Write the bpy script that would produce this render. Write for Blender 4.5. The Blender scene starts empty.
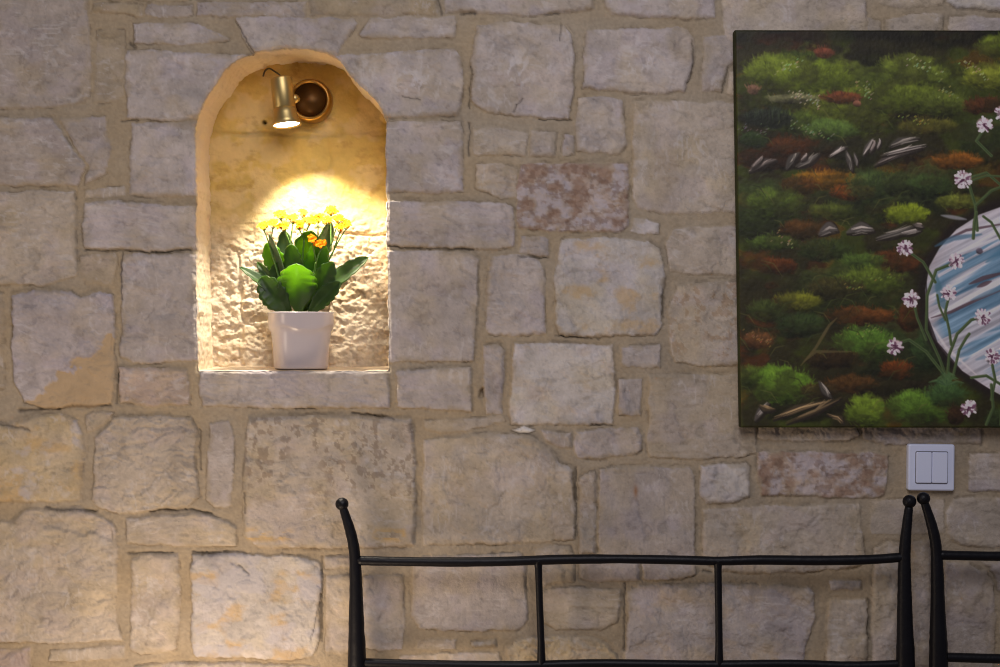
import bpy, bmesh, math, random
import numpy as np
from mathutils import Vector, Matrix
S = 0.00175            # metres per unit of the measured wall survey
D = 2.6                # camera distance from the wall
ZC = 1.35              # eye height
CX, CY = 500.0, 333.5
sc = bpy.context.scene
COL = sc.collection
rnd = random.Random(7)
rng = np.random.default_rng(11)

# ------------------------------------------------------------------ helpers
def P(px, py, y=0.0):
    k = S * (D + y) / D
    return Vector(((px - CX) * k, y, ZC - (py - CY) * k))

def lin(c):
    c = np.asarray(c, dtype=float) / 255.0
    return np.where(c <= 0.04045, c / 12.92, ((c + 0.055) / 1.055) ** 2.4)

def L4(c):
    r = lin(c); return (float(r[0]), float(r[1]), float(r[2]), 1.0)

def smooth(x):
    x = np.clip(x, 0, 1); return x * x * (3 - 2 * x)

_tabs = {}
def vn(x, y, seed):
    """value noise in -1..1"""
    if seed not in _tabs:
        _tabs[seed] = np.random.default_rng(seed + 1000).random((256, 256)) * 2 - 1
    t = _tabs[seed]
    xf = np.floor(x); yf = np.floor(y)
    xi = xf.astype(np.int64) & 255; yi = yf.astype(np.int64) & 255
    u = x - xf; v = y - yf
    u = u * u * u * (u * (u * 6 - 15) + 10); v = v * v * v * (v * (v * 6 - 15) + 10)
    x1 = (xi + 1) & 255; y1 = (yi + 1) & 255
    a = t[yi, xi]; b = t[yi, x1]; c = t[y1, xi]; d = t[y1, x1]
    return (a * (1 - u) + b * u) * (1 - v) + (c * (1 - u) + d * u) * v

def fbm(x, y, seed, octv=4, gain=0.5):
    s = 0; a = 1.0; n = 0.0
    for i in range(octv):
        s = s + a * vn(x, y, seed + i * 7); n += a; a *= gain
        x, y = (x * 1.6 + y * 1.2) + 13.7, (-x * 1.2 + y * 1.6) + 5.1
    return s / n

def ridged(x, y, seed, octv=4):
    s = 0; a = 1.0; n = 0.0
    for i in range(octv):
        s = s + a * (1 - 2 * np.abs(vn(x, y, seed + i * 5))); n += a; a *= 0.5
        x, y = (x * 1.6 + y * 1.2) + 3.7, (-x * 1.2 + y * 1.6) + 9.1
    return s / n

def inside_dist(px, py, poly):
    """signed distance, positive inside"""
    p = np.asarray(poly, float); n = len(p)
    d = np.full(px.shape, 1e18); ins = np.zeros(px.shape, bool)
    for i in range(n):
        ax, ay = p[i]; bx, by = p[(i + 1) % n]
        ex, ey = bx - ax, by - ay; wx, wy = px - ax, py - ay
        t = np.clip((wx * ex + wy * ey) / (ex * ex + ey * ey + 1e-12), 0, 1)
        d = np.minimum(d, (wx - ex * t) ** 2 + (wy - ey * t) ** 2)
        c = ((ay <= py) & (by > py)) | ((by <= py) & (ay > py))
        xi = ax + (py - ay) / (ey if abs(ey) > 1e-12 else 1e-12) * ex
        ins ^= c & (px < xi)
    return np.where(ins, 1, -1) * np.sqrt(d)

def tag(o, label=None, cat=None, group=None, kind=None):
    if label: o['label'] = label
    if cat: o['category'] = cat
    if group: o['group'] = group
    if kind: o['kind'] = kind
    return o

def empty(name, loc, label, cat, group=None):
    o = bpy.data.objects.new(name, None); COL.objects.link(o)
    o.empty_display_size = 0.05; o.location = loc
    return tag(o, label, cat, group)

def link(name, me, m, parent=None, smoothsh=True):
    o = bpy.data.objects.new(name, me); COL.objects.link(o)
    if m: me.materials.append(m)
    if smoothsh:
        me.polygons.foreach_set('use_smooth', np.ones(len(me.polygons), bool))
    if parent is not None:
        o.parent = parent
        o.matrix_parent_inverse = Matrix.Translation(-Vector(parent.location))
    return o

def obj(name, bm, m, parent=None, smoothsh=True):
    me = bpy.data.meshes.new(name); bmesh.ops.recalc_face_normals(bm, faces=bm.faces)
    bm.to_mesh(me); bm.free()
    return link(name, me, m, parent, smoothsh)

def np_mesh(name, co, quads, cols=None):
    me = bpy.data.meshes.new(name)
    me.vertices.add(len(co)); me.vertices.foreach_set('co', co.astype(np.float32).ravel())
    nq = len(quads)
    me.loops.add(nq * 4); me.loops.foreach_set('vertex_index', quads.astype(np.int32).ravel())
    me.polygons.add(nq)
    me.polygons.foreach_set('loop_start', np.arange(0, nq * 4, 4, dtype=np.int32))
    try: me.polygons.foreach_set('loop_total', np.full(nq, 4, dtype=np.int32))
    except Exception: pass
    if cols is not None:
        a = me.color_attributes.new('Col', 'FLOAT_COLOR', 'POINT')
        c = np.ones((len(co), 4), np.float32); c[:, :3] = cols
        a.data.foreach_set('color', c.ravel())
    me.update(calc_edges=True); me.validate()
    return me

def nodes(name):
    m = bpy.data.materials.new(name); m.use_nodes = True
    nt = m.node_tree; b = nt.nodes['Principled BSDF']
    return m, nt, b

def attr_mat(name, rough=0.85, bscale=900, bstr=0.25, bdist=0.001, spec=0.3, extra=None):
    m, nt, b = nodes(name)
    a = nt.nodes.new('ShaderNodeAttribute'); a.attribute_name = 'Col'
    n = nt.nodes.new('ShaderNodeTexNoise'); n.inputs['Scale'].default_value = bscale; n.inputs['Detail'].default_value = 7; n.inputs['Roughness'].default_value = .62
    tc = nt.nodes.new('ShaderNodeTexCoord'); nt.links.new(tc.outputs['Object'], n.inputs['Vector'])
    bu = nt.nodes.new('ShaderNodeBump'); bu.inputs['Strength'].default_value = bstr; bu.inputs['Distance'].default_value = bdist
    nt.links.new(n.outputs['Fac'], bu.inputs['Height']); nt.links.new(bu.outputs['Normal'], b.inputs['Normal'])
    nt.links.new(a.outputs['Color'], b.inputs['Base Color'])
    b.inputs['Roughness'].default_value = rough; b.inputs['Specular IOR Level'].default_value = spec
    return m

def plain(name, col, rough=0.5, metal=0.0, spec=0.5, bump=None, colnoise=None):
    m, nt, b = nodes(name)
    b.inputs['Base Color'].default_value = L4(col); b.inputs['Roughness'].default_value = rough
    b.inputs['Metallic'].default_value = metal; b.inputs['Specular IOR Level'].default_value = spec
    tc = nt.nodes.new('ShaderNodeTexCoord')
    if bump:
        n = nt.nodes.new('ShaderNodeTexNoise'); n.inputs['Scale'].default_value = bump[0]; n.inputs['Detail'].default_value = 4
        nt.links.new(tc.outputs['Object'], n.inputs['Vector'])
        bu = nt.nodes.new('ShaderNodeBump'); bu.inputs['Strength'].default_value = bump[1]; bu.inputs['Distance'].default_value = bump[2]
        nt.links.new(n.outputs['Fac'], bu.inputs['Height']); nt.links.new(bu.outputs['Normal'], b.inputs['Normal'])
    if colnoise:
        n = nt.nodes.new('ShaderNodeTexNoise'); n.inputs['Scale'].default_value = colnoise[0]
        nt.links.new(tc.outputs['Object'], n.inputs['Vector'])
        r = nt.nodes.new('ShaderNodeValToRGB')
        r.color_ramp.elements[0].color = L4(col); r.color_ramp.elements[1].color = L4(colnoise[1])
        r.color_ramp.elements[0].position = 0.35; r.color_ramp.elements[1].position = 0.7
        nt.links.new(n.outputs['Fac'], r.inputs['Fac']); nt.links.new(r.outputs['Color'], b.inputs['Base Color'])
    return m

# ------------------------------------------------------------------ stones of the wall
# (tint, face style, relief in mm, outline)
ST = [
('D','s',4,[(-46,-46),(88,-46),(89,20),(91,60),(90,98),(86,103),(60,107),(20,109),(-46,110)]),
('O','p',1,[(97,31),(124,30),(126,70),(124,97),(115,101),(104,103),(94,103),(95,70)]),
('O','s',3,[(94,3),(120,3),(141,5),(143,16),(125,14),(94,12)]),
('D','l',3,[(146,4),(193,5),(193,16),(160,17),(145,15)]),
('D','r',3,[(197,2),(250,3),(306,2),(306,17),(250,17),(197,16)]),
('O','s',3,[(309,-30),(360,-30),(438,-30),(438,16),(380,17),(310,16)]),
('O','l',3,[(92,-30),(188,-30),(190,0),(140,1),(94,0)]),
('D','l',3,[(193,-30),(305,-30),(305,-1),(196,-1)]),
('G','l',4,[(134,23),(190,23),(205,26),(215,31),(229,39),(224,42),(180,45),(134,44)]),
('G','s',5,[(127,51),(150,50),(200,53),(262,56),(262,120),(198,119),(170,121),(127,118),(125,80)]),
('G','s',4,[(236,18),(300,17),(353,19),(357,24),(341,50),(334,60),(256,60),(243,38)]),
('G','l',4,[(371,19),(400,17),(456,17),(456,28),(455,38),(400,39),(362,39),(359,35)]),
('G','k2',5,[(330,56),(345,55),(400,52),(455,48),(462,60),(463,90),(462,110),(457,116),(400,117),(340,119)]),
('G','s',4,[(360,121),(462,121),(463,150),(463,192),(450,193),(360,191)]),
('G','k2',5,[(477,26),(500,22),(563,25),(572,35),(574,60),(573,90),(569,118),(520,117),(495,114),(481,109),(472,100),(471,60),(474,42)]),
('T','s',3,[(473,127),(500,128),(527,133),(525,156),(473,154)]),
('G','s',3,[(530,131),(556,131),(555,157),(529,156)]),
('G','s',2,[(564,135),(574,136),(574,155),(562,156)]),
('T','r',3,[(477,164),(500,163),(517,170),(516,196),(500,199),(476,189)]),
('G','s',5,[(443,-30),(592,-30),(594,9),(570,13),(545,14),(520,16),(500,15),(460,13),(445,14)]),
('G','s',5,[(603,-30),(716,-30),(715,18),(690,19),(640,17),(612,15),(604,7)]),
('T','s',3,[(723,-30),(865,-30),(868,22),(866,60),(727,60),(722,20)]),
('T','s',3,[(879,-30),(944,-30),(943,6),(905,8),(880,4)]),
('T','s',3,[(885,19),(905,15),(943,13),(945,50),(886,50)]),
('W','s',5,[(947,-30),(1060,-30),(1060,12),(990,11),(957,9),(946,3)]),
('G','l',3,[(949,16),(1060,18),(1060,60),(949,60)]),
('T','s',2,[(868,17),(881,20),(880,45),(867,45)]),
('G','k2',5,[(586,31),(595,30),(640,28),(688,28),(695,38),(693,65),(685,92),(665,94),(635,94),(605,90),(583,88),(584,50)]),
('G','s',4,[(704,36),(745,35),(745,60),(727,68),(722,93),(702,92)]),
('T','s',2,[(730,72),(745,70),(745,96),(726,94)]),
('G','s',3,[(579,98),(600,96),(622,100),(625,120),(627,146),(621,153),(590,154),(577,152),(575,125)]),
('T','s',3,[(636,101),(660,101),(756,103),(756,212),(700,213),(660,214),(637,208),(632,190),(633,130)]),
('P','k',5,[(521,165),(545,163),(627,164),(629,190),(628,228),(620,232),(580,232),(530,230),(518,228),(516,190)]),
('W','s',2,[(634,219),(645,218),(660,224),(659,233),(640,233),(630,232)]),
('G','l',6,[(360,200),(460,202),(505,203),(514,208),(516,225),(514,246),(500,249),(430,247),(360,244)]),
('G','s',4,[(522,237),(549,238),(548,256),(519,253)]),
('W','y',5,[(561,239),(600,237),(650,241),(661,250),(665,275),(662,300),(661,325),(655,335),(600,336),(560,335),(556,325),(555,300),(553,280),(557,260)]),
('T','s',3,[(673,229),(690,226),(756,228),(756,275),(700,275),(670,272),(666,245)]),
('T','m2',4,[(677,288),(690,283),(735,281),(756,282),(756,366),(700,366),(676,361),(670,350),(668,310)]),
('G','c',5,[(360,251),(440,250),(470,252),(479,258),(477,300),(476,330),(474,361),(430,362),(360,360)]),
('G','s',4,[(491,256),(520,254),(537,258),(544,270),(545,300),(545,333),(520,336),(490,335),(486,325),(486,290)]),
('G','l',5,[(397,371),(430,369),(471,367),(472,390),(472,411),(440,410),(397,407)]),
('G','l2',6,[(200,366),(260,366),(388,366),(390,390),(389,407),(330,407),(270,408),(202,405),(199,390)]),
('G','s',4,[(485,345),(500,345),(505,350),(504,380),(502,414),(487,413),(483,395),(484,360)]),
('W','y2',4,[(514,343),(560,343),(613,345),(615,380),(614,400),(612,424),(570,424),(530,425),(511,424),(509,415),(512,380)]),
('G','s',3,[(621,348),(640,346),(661,345),(661,368),(640,367),(622,366)]),
('G','s',3,[(618,379),(641,378),(641,415),(618,415)]),
('T','l3',4,[(648,376),(700,375),(756,375),(756,452),(745,456),(730,457),(690,459),(650,457),(646,450),(649,420)]),
('T','l',2,[(424,421),(480,417),(503,415),(505,421),(480,427),(440,433),(425,428)]),
('X','s',3,[(512,430),(525,425),(536,431),(520,433)]),
('G','s',3,[(540,430),(572,434),(573,448),(560,448),(546,441)]),
('G','s',4,[(576,432),(600,428),(638,427),(642,435),(641,450),(635,455),(600,459),(577,458),(574,445)]),
('T','s',4,[(424,440),(450,437),(485,432),(500,435),(530,434),(550,450),(560,463),(572,470),(575,500),(575,538),(560,541),(500,544),(423,545),(421,500),(424,460)]),
('T','s',3,[(579,478),(595,470),(597,500),(596,555),(579,555)]),
('G','c',5,[(600,468),(640,467),(688,468),(694,476),(695,520),(695,574),(680,579),(645,580),(641,557),(598,556),(599,500)]),
('G','s',3,[(579,558),(640,559),(640,580),(600,582),(580,578)]),
('W','s',4,[(700,465),(745,463),(750,468),(750,495),(735,502),(706,503),(699,495),(700,480)]),
('T','s',4,[(704,509),(750,506),(860,504),(862,530),(865,556),(860,565),(820,571),(780,573),(750,573),(720,570),(704,562),(702,530)]),
('P','k',4,[(757,452),(800,451),(870,453),(888,455),(887,480),(884,496),(850,497),(800,496),(762,496),(757,475)]),
('T','r',3,[(758,405),(850,405),(858,436),(845,441),(780,440),(758,438)]),
('D','r',3,[(861,405),(984,405),(982,444),(940,443),(880,444),(862,438)]),
('G','l',3,[(970,454),(985,453),(1060,452),(1060,491),(968,491),(969,470)]),
('T','p',1,[(872,501),(912,498),(944,500),(944,533),(871,535)]),
('T','s',3,[(952,500),(970,497),(1060,498),(1060,548),(990,547),(960,546),(947,536),(946,512)]),
('T','s',3,[(874,548),(889,542),(904,542),(905,600),(905,690),(872,690),(871,600)]),
('D','s',4,[(910,541),(931,540),(933,600),(933,690),(909,690)]),
('D','s',4,[(945,562),(968,563),(985,572),(993,585),(995,620),(993,690),(943,690),(943,600)]),
('G','s',3,[(982,562),(1060,562),(1060,592),(998,591),(994,575)]),
('T','s',3,[(1001,600),(1060,600),(1060,690),(1000,690)]),
('G','s',4,[(829,580),(861,580),(861,590),(830,590)]),
('T','s',4,[(829,600),(865,598),(868,620),(866,690),(825,690),(827,625)]),
('G','y2',5,[(627,592),(640,585),(700,584),(760,585),(809,587),(815,593),(815,620),(806,645),(802,690),(623,690),(625,650),(628,615)]),
('T','l',4,[(543,590),(580,587),(620,590),(622,600),(618,622),(600,629),(555,630),(545,622),(541,605)]),
('Y','r',4,[(507,650),(515,642),(530,637),(548,637),(590,637),(605,645),(615,655),(622,690),(507,690)]),
('T','s',3,[(536,550),(545,546),(570,546),(574,560),(575,582),(545,586),(538,580),(534,560)]),
('G','c',4,[(412,560),(440,556),(522,553),(526,566),(527,600),(527,620),(520,629),(470,631),(440,631),(420,628),(412,615)]),
('T','s',2,[(418,640),(457,639),(455,648),(430,650),(416,648)]),
('T','s',2,[(472,641),(496,639),(497,646),(473,647)]),
('T','l',3,[(400,657),(440,653),(500,652),(503,690),(395,690)]),
('G','s',3,[(364,576),(402,574),(404,590),(405,620),(403,650),(380,652),(366,648),(362,610)]),
('T','s',3,[(326,576),(345,574),(361,577),(360,650),(340,655),(326,652)]),
('T','s',2,[(324,556),(350,555),(351,567),(325,568)]),
('W','y3',5,[(192,556),(215,553),(300,556),(318,562),(323,575),(320,610),(319,640),(312,656),(290,660),(240,658),(195,656),(190,640),(193,610),(191,580)]),
('T','s',4,[(131,557),(150,553),(178,554),(180,570),(181,600),(180,620),(176,650),(140,655),(130,650),(131,600)]),
('T','l',5,[(126,519),(150,516),(200,513),(230,521),(237,530),(236,545),(200,547),(160,545),(127,544)]),
('T','rk',6,[(-46,525),(10,522),(25,512),(50,508),(80,508),(100,515),(113,523),(117,540),(118,580),(117,620),(122,640),(60,643),(20,642),(-46,640)]),
('T','p',3,[(50,650),(100,647),(125,645),(126,658),(90,661),(50,662)]),
('P','r',3,[(-46,650),(30,648),(35,690),(-46,690)]),
('T','s',3,[(134,666),(200,661),(320,666),(320,690),(134,690)]),
('T','r',6,[(95,440),(103,432),(113,418),(150,415),(190,417),(197,430),(196,460),(199,495),(190,505),(160,510),(120,513),(100,508),(93,500),(94,460)]),
('T','r',4,[(86,416),(100,411),(113,412),(106,420),(97,430),(88,433)]),
('Y','y3',6,[(-46,414),(10,424),(30,418),(60,413),(78,420),(84,440),(83,480),(80,500),(40,502),(-46,500)]),
('G','p',3,[(210,424),(230,421),(234,440),(233,480),(231,505),(216,508),(207,500),(208,460)]),
('T','m',6,[(247,418),(300,415),(350,415),(390,418),(412,420),(415,440),(416,500),(414,545),(400,547),(330,548),(260,547),(243,535),(243,480),(245,440)]),
('P','l2',5,[(119,367),(150,368),(188,370),(190,385),(189,404),(150,406),(121,403),(119,385)]),
('G','s',5,[(122,256),(140,253),(240,256),(240,362),(180,361),(150,364),(135,363),(121,355),(121,300)]),
('G','l',6,[(84,203),(110,200),(150,204),(240,208),(240,249),(150,251),(110,249),(85,248),(83,225)]),
('G','s',4,[(131,123),(160,122),(240,123),(240,195),(150,197),(130,195),(129,160)]),
('D','l3',5,[(-46,116),(52,118),(60,130),(75,152),(86,165),(77,186),(-46,186)]),
('D','s',3,[(60,119),(104,117),(112,150),(105,175),(85,184),(89,166),(76,148)]),
('T','r2',5,[(-46,195),(0,193),(40,190),(74,192),(76,215),(78,250),(77,275),(68,279),(40,286),(20,285),(-46,285)]),
('O','p',2,[(81,256),(115,252),(118,265),(112,284),(85,283),(79,272)]),
('G','g2',6,[(13,295),(40,290),(72,292),(80,297),(100,291),(113,295),(115,330),(116,370),(112,402),(90,407),(50,409),(25,402),(13,380),(12,340)]),
('O','s',3,[(-46,292),(3,293),(5,320),(4,390),(-46,400)]),
('T','p',2,[(84,190),(100,188),(124,186),(126,196),(84,198)]),
]
# the same masonry goes on behind the canvas and beyond the picture's edges
_r = random.Random(3)
def rows(x0, x1, y0, y1):
    y = y0
    while y < y1 - 12:
        h = min(_r.choice([24, 45, 60, 80, 95]), y1 - y)
        x = x0
        while x < x1 - 12:
            w = min(_r.choice([40, 70, 95, 120, 150]), x1 - x)
            if x1 - x - w < 22: w = x1 - x
            j = lambda: _r.uniform(-2, 2)
            ST.append((_r.choice('GGTTTDW'), _r.choice(['s','s','l','r','c']), _r.uniform(3, 5),
                [(x+5+j(), y+5+j()), (x+w/2, y+4+j()), (x+w-5+j(), y+5+j()), (x+w-4+j(), y+h/2), (x+w-5+j(), y+h-5+j()), (x+w/2, y+h-4+j()), (x+5+j(), y+h-5+j()), (x+4+j(), y+h/2)]))
            x += w
        y += h
rows(762, 1060, 64, 402)
rows(-600, -50, -30, 690); rows(1064, 1600, -30, 690)
rows(-600, 1600, -500, -34); rows(-600, 1600, 694, 1106)

TINT = {'G': (184,174,168), 'T': (186,174,160), 'P': (182,166,156), 'W': (196,189,183), 'D': (173,162,153),
        'O': (174,160,140), 'Y': (194,178,152), 'X': (225,222,220)}
MORTAR = np.array((168,155,136), float)

OUT = [(198,371),(197,330),(197,300),(196,260),(196,215),(195,180),(195,150),(196,120),(205,100),(212,88),(225,70),(238,60),(250,56),(262,51),(276,49.5),(290,49),(303,49),(315,50),(328,53),(337,58),(348,72),(360,85),(375,100),(383,110),(387,122),(386,150),(386,180),(387,200),(387,260),(388,300),(389,330),(389,371)]

def axis(a0, a1, lo, hi, fine, coarse):
    v = list(np.arange(lo, hi + 1e-6, fine)); s = fine; x = v[-1]
    while x < a1: s = min(s * 1.12, coarse); x += s; v.append(min(x, a1))
    s = fine; x = v[0]; pre = []
    while x > a0: s = min(s * 1.12, coarse); x -= s; pre.append(max(x, a0))
    return np.array(pre[::-1] + v)

CRACKS = [([(352,413),(375,415.5),(394,420)],1.1,5),([(440,2),(442,15)],1,3),([(462,15),(476,13)],1.1,4),([(236,22),(256,56)],.8,3),([(471,66),(470,108)],.9,3),([(470,122),(469,155)],.9,3),
 ([(519,256.5),(548,257.5)],.9,3),([(540,119),(571,119)],.8,3),([(545,14.5),(560,15)],.8,3),([(575.5,468),(576,535)],.9,3.5),([(130,43),(134,48)],1.8,4),([(122,121),(138,120)],1,3),
 ([(150,512),(185,509),(213,514)],1.2,4),([(128,552),(172,552)],1,3),([(192,553),(230,553)],1,3),([(20,411),(60,408),(110,404)],1.5,4),([(118,375),(117,404)],1,3),([(123,254),(122,300)],.9,2.5),
 ([(0,424),(30,430)],1.4,3),([(46,508),(98,511)],1.2,4),([(322,556),(322,640)],.9,3),([(625,583),(624,650)],.9,2.5),([(592,424),(612,426)],.9,3),([(556,336),(600,338)],.8,2.5),([(663,290),(663,318)],.9,2.5),
 ([(703,570),(712,571)],1.2,3),([(868,598),(869,640)],.9,3),([(245,492),(245,512)],.8,3),([(200,430),(202,470)],.9,3),([(240,565),(249,573)],1,2.5),([(402,96),(420,100)],.7,1),([(310,640),(321,600)],.7,1.5),
 ([(514,113),(517,105),(524,100)],.9,1.5),([(561,24),(560,42)],.8,2),([(692,40),(693,66),(688,84)],.8,2),([(728,68),(722,93)],.8,2.5),([(388,246),(420,249),(474,249)],1.0,3),([(85,250),(130,252),(190,251)],1.0,3)]

def wall_fields(X, Y):
    """relief (m, positive towards the room) and albedo of the masonry at survey coordinates"""
    Xw = X + 1.1 * vn(X / 15, Y / 15, 1) + 0.7 * vn(X / 5.5, Y / 5.5, 2) + 0.5 * vn(X / 2.2, Y / 2.2, 3)
    Yw = Y + 1.1 * vn(X / 15, Y / 15, 4) + 0.7 * vn(X / 5.5, Y / 5.5, 5) + 0.5 * vn(X / 2.2, Y / 2.2, 6)
    sd = np.full(X.shape, -40.0)
    H = np.zeros(X.shape)
    # mortar
    mo = 0.0009 * fbm(X / 26, Y / 26, 20, 3) + 0.00055 * fbm(X / 5, Y / 5, 24, 3) + 0.00025 * vn(X / 1.7, Y / 1.7, 29)
    tone = 1 + 0.12 * fbm(X / 40, Y / 40, 31, 4) + 0.07 * fbm(X / 5, Y / 4, 35, 2) + 0.09 * vn(X / 1.9, Y / 1.9, 37)
    colr = lin(MORTAR)[None, :] * tone.reshape(-1, 1)
    colr = colr.reshape(X.shape + (3,))
    warm = smooth(0.5 + fbm(X / 60, Y / 45, 33, 3))[..., None]
    colr = colr * (1 + warm * (np.array([0.05, 0.0, -0.10])))
    stoneh = np.zeros(X.shape)
    for k, (ti, sty, hm, poly) in enumerate(ST):
        pa = np.array(poly, float); x0, y0 = pa.min(0) - 9; x1, y1 = pa.max(0) + 9
        if X.ndim == 2:
            c0, c1 = np.searchsorted(X[0], [x0, x1]); r0, r1 = np.searchsorted(Y[:, 0], [y0, y1])
            if c1 <= c0 or r1 <= r0: continue
            sl = (slice(r0, r1), slice(c0, c1))
        else:
            m = (X > x0) & (X < x1) & (Y > y0) & (Y < y1)
            if not m.any(): continue
            sl = (np.nonzero(m)[0],)
        x = X[sl]; y = Y[sl]
        d = inside_dist(Xw[sl], Yw[sl], poly)
        r = random.Random(k * 13 + 5)
        hh = hm * 0.00085
        w = r.uniform(1.6, 3.8)
        cx, cy = pa.mean(0); wx, wy = np.ptp(pa[:, 0]), np.ptp(pa[:, 1])
        ox, oy = r.uniform(0, 200), r.uniform(0, 200)
        prof = smooth((d + 1.0) / w) ** 0.8
        # coarse dressed face
        face = (0.35 + 0.65 * smooth(d / 9)) * 0
        tx, ty = r.uniform(-.6, .6), r.uniform(-.6, .6)
        face = face + 0.0012 * (tx * (x - cx) / wx + ty * (y - cy) / wy)
        face = face + 0.0011 * fbm((x + ox) / 34, (y + oy) / 30, 40, 3)
        cr = np.clip(ridged((x + ox) / 42 , (y + oy) / 42, 43, 3) - 0.45, 0, 1)
        if sty in ('s', 'y', 'y2', 'y3', 'm', 'm2', 'k2', 'g2'):
            face += 0.0010 * fbm((x + ox) / 9, (y + oy) / 7, 46, 5, .6) + 0.00018 * vn(x / 1.7, y / 1.7, 48)
            # a few shallow flake edges
            f = fbm((x + ox) / 26, (y + oy) / 24, 49, 4)
            face += 0.0016 * smooth((f - 0.12) / 0.06) + 0.0010 * smooth((f + 0.15) / 0.04) + 0.0009 * smooth((f - .3) / .03)
        if sty == 'c':
            face += 0.0005 * fbm((x + ox + 3 * vn(x / 20, y / 20, 151)) / 3.6, (y + oy) / 38, 52, 3) + 0.0009 * fbm((x + ox) / 12, (y + oy) / 10, 53, 3)
        if sty == 'k2':
            g = smooth((0.75 - np.hypot((x - cx) / (wx * .35), (y - cy) / (wy * .4))) * 1.5)
            face += 0.0016 * g * ridged((x + ox) / 14, (y + oy) / 14, 55, 4)
        if sty in ('l', 'l2', 'l3'):
            q = (y + oy) / (7 if sty != 'l3' else 11) + 1.1 * fbm((x + ox) / 30, (y + oy) / 12, 57, 3) * (2 if sty == 'l2' else 1)
            fr = q - np.floor(q)
            face += (0.0012 if sty == 'l2' else 0.0007) * (smooth(fr / 0.8) - smooth((fr - 0.85) / 0.15)) + 0.0006 * fbm((x + ox) / 12, (y + oy) / 3, 58, 4)
        if sty in ('r', 'rk', 'r2', 'k'):
            amp = {'r': 1.3, 'rk': 0.9, 'r2': 0.7, 'k': 0.3}[sty]
            xx = (x + ox) + 7 * vn(x / 16, y / 16, 160); yy = (y + oy) + 7 * vn(x / 16, y / 16, 161)
            a = ridged(xx / 15 + .4 * yy / 15, yy / 12, 60, 5)
            face += amp * (0.0007 * a + 0.0024 * fbm(xx / 9, yy / 6.5, 62, 5, .6) - 0.0013 * smooth((fbm(xx / 9, yy / 4, 63, 4) - .1) / .12))
        if sty == 'k':
            a = fbm((x + ox) / 9, (y + oy) / 6, 64, 5)
            face += 0.0028 * a + 0.0012 * ridged((x + ox) / 5, (y + oy) / 4, 66, 3)
        if sty == 'rk':   # broken-out hollow near the top of the big corner stone
            t = inside_dist(x + 2 * vn(x / 5, y / 5, 68), y + 2 * vn(x / 5, y / 5, 69), [(38, 515), (60, 509), (96, 514), (112, 524), (116, 545), (104, 538), (96, 533), (84, 536), (60, 531), (44, 526)])
            face -= 0.004 * smooth((t + 1) / 4) * smooth((y - 508) / 24)
            face += 0.003 * smooth((t) / 5) * (1 - smooth((y - 512) / 12))
        if sty == 'p':
            face *= 0.5
        hgt = hh * prof + face * smooth((d + 1) / 5)
        # chipped arris
        chip = smooth((fbm((x + ox) / 6, (y + oy) / 6, 70, 3) - 0.1) / 0.3) * smooth(1 - d / 5)
        hgt -= chip * 0.35 * hh
        # ---- colour
        base = lin(TINT[ti]) * (1 + r.uniform(-.05, .05))
        c = np.ones(x.shape + (3,)) * base
        n1 = fbm((x + ox) / 38, (y + oy) / 30, 72, 4)[..., None]; n2 = fbm((x + ox) / 14, (y + oy) / 12, 75, 4)[..., None]
        c = c * (1 + 0.20 * n1 + 0.15 * n2)
        tanw = smooth((fbm((x + ox) / 30, (y + oy) / 34, 78, 3) + 0.05) / 0.5)[..., None]
        c = c * (1 + tanw * np.array([0.02, -0.01, -0.11]))
        lil = smooth((fbm((x + ox) / 26, (y + oy) / 22, 80, 3) - 0.05) / 0.35)[..., None]
        c = c * (1 + lil * np.array([0.02, 0.02, 0.09]))
        st = fbm((x + ox + 6 * vn(x / 25, y / 25, 181)) / 4.4, (y + oy) / 24, 82, 3)[..., None] if sty in ('c', 's', 'k2') and r.random() < .75 or sty == 'c' else fbm((x + ox) / 22, (y + oy + 6 * vn(x / 25, y / 25, 182)) / 4.6, 83, 3)[..., None]
        c = c * (1 + 0.045 * st + 0.07 * vn(x / 1.6, y / 1.6, 84)[..., None] + 0.06 * fbm((x + ox) / 4, (y + oy) / 3, 85, 3)[..., None])
        # pale scratches / lime
        wl = smooth((fbm((x + ox) / 7, (y + oy) / 8, 86, 5, .62) - 0.22) / 0.35)[..., None] * smooth((fbm((x + ox) / 40, (y + oy) / 40, 87, 2) + .1) / .4)[..., None]
        c = c * (1 - .38 * wl) + .38 * wl * lin((214, 208, 208))
        dk = smooth((fbm((x + ox) / 6, (y + oy) / 5, 187, 5, .65) - 0.15) / 0.35)[..., None]
        c = c * (1 - .16 * dk)
        ang = r.choice([(5, 20), (18, 5), (7, 12)])
        q1 = ridged((x + ox + 5 * vn(x / 18, y / 18, 183)) / ang[0], (y + oy + 5 * vn(x / 18, y / 18, 184)) / ang[1], 185, 3)
        pm = smooth((fbm((x + ox) / 24, (y + oy) / 24, 186, 3) - .0) / .3)
        sc1 = (smooth((q1 - .42) / .25) * pm)[..., None]
        c = c * (1 - .34 * sc1) + .34 * sc1 * lin((216, 210, 208))
        q2 = ridged((x + ox) / 30, (y + oy) / 24, 188, 4)
        sc2 = smooth((q2 - .60) / .12) * (1 - pm)
        hgt -= .0009 * sc2 * smooth(d / 4); c = c * (1 - .16 * sc2[..., None])
        if sty == 'k2':
            wl = (smooth((ridged((x + ox) / 9 + y / 30, (y + oy) / 16, 88, 3) - 0.35) / 0.2) * g)[..., None]
            c = c * (1 - .55 * wl) + .55 * wl * lin((222, 217, 218))
        if sty in ('y', 'y2', 'y3'):
            a = {'y': .6, 'y2': .25, 'y3': .7}[sty]
            yl = smooth((fbm((x + ox) / 22, (y + oy) / 16, 90, 5, .6) - 0.02) / 0.5)[..., None] * a
            c = c * (1 - yl) + yl * lin((200, 170, 122))
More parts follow.
